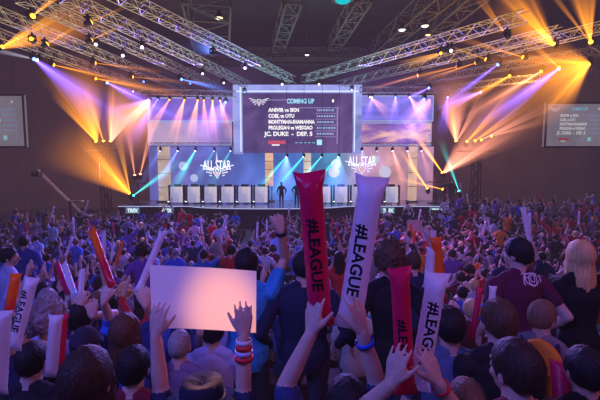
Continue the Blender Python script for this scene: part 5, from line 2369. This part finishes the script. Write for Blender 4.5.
light('AREA', 'stage_wash', (0, 25, 9.0), (0, 9, 1.0), 2600, (.27, .18, 1.0), 18, 3, spread=95)
light('AREA', 'hall_wash', (0, 15, 9.7), (0, 17, 0), 900, (.18, .14, 1.0), 26, 14, spread=130)
light('AREA', 'rear_fill', (-5, -1.5, 9.0), (0, 3.5, 3), 250, (.15, .16, 1.0), 5, 3, spread=110)
light('AREA', 'rear_fill', (6, -1.0, 9.5), (-.5, 3, 3), 66, (.85, .24, .72), 4, 3, spread=110)
light('SPOT', 'sheet_spot', (-1.0, 9.0, 7.6), P(224, 313, 1.77), 13000, (1.0, .38, .0), .05, angle=3.3, blend=1.0)
light('SPOT', 'orange_spot', (-9, 27, 9.5), (-1.7, 3.2, 3.9), 2500, (1.0, .30, .04), .2, angle=3, blend=.9)
light('SPOT', 'orange_spot', (9, 27, 9.5), (4.5, 8, 2.0), 7000, (1.0, .30, .10), .3, angle=22, blend=.9)
light('SPOT', 'red_spot', (6, 26, 9.5), (6, 15, 1.0), 9000, (1.0, .05, .16), .3, angle=34, blend=.9)
light('SPOT', 'red_spot', (-4, 26, 9.5), (-4, 15, 1.0), 4500, (1.0, .05, .25), .3, angle=34, blend=.9)
light('SPOT', 'blue_spot', (-6, 26, 9.5), (-7, 17, 1.0), 7000, (.12, .16, 1.0), .3, angle=44, blend=.9)
light('AREA', 'stage_top', (0, 28, 9.0), (0, 31, 1.0), 700, (.5, .6, 1.0), 18, 2)
light('AREA', 'truss_warm', (-9, 19, 8.6), (-9, 19, 12), 420, (1.0, .70, .35), 10, 12)
light('AREA', 'truss_warm', (9, 19, 8.6), (9, 19, 12), 560, (1.0, .55, .15), 10, 12)
light('AREA', 'truss_cool', (0, 24, 8.0), (0, 24, 12), 320, (.5, 1.0, .95), 8, 10)
light('SPOT', 'wall_wash', (-14, 27, 4), (-19, 40, 7), 3200, (1.0, .42, .22), .5, angle=100, blend=1.0)  # added unseen spots: colour washed on the walls stands in for local haze
light('SPOT', 'wall_wash', (14, 27, 9), (19, 40, 10), 4200, (1.0, .42, .08), .5, angle=95, blend=1.0)
light('SPOT', 'wall_wash', (-6, 33, 9), (-8, 40, 10), 1500, (.55, .30, 1.0), .5, angle=120, blend=1.0)
light('SPOT', 'wall_wash', (6, 33, 9), (9, 40, 10), 2200, (.40, .22, 1.0), .5, angle=120, blend=1.0)
light('AREA', 'ceiling_wash', (0, 22, 10.8), (0, 22, 15), 170, (.85, .55, .65), 24, 16)


# ------------------------------------------------------------------ haze that fills the hall
def haze():
    w = bpy.data.worlds.new('hall')
    SC.world = w
    w.use_nodes = True
    t = w.node_tree
    t.nodes.clear()
    out = N(t, 'ShaderNodeOutputWorld')
    bg = N(t, 'ShaderNodeBackground')
    bg.inputs['Color'].default_value = (.02, .015, .025, 1)
    bg.inputs['Strength'].default_value = 1.0
    t.links.new(bg.outputs[0], out.inputs['Surface'])
    em = N(t, 'ShaderNodeEmission')
    em.inputs['Strength'].default_value = HAZE
    em.inputs['Color'].default_value = (.00075, .00045, .00085, 1)
    t.links.new(em.outputs[0], out.inputs['Volume'])


HAZE = 1.1
haze()
SC.view_settings.view_transform = 'Standard'
SC.view_settings.look = 'None'
SC.cycles.transparent_max_bounces = 64
SC.cycles.max_bounces = 5
SC.cycles.diffuse_bounces = 2
SC.cycles.glossy_bounces = 2
SC.cycles.sample_clamp_indirect = 4.0
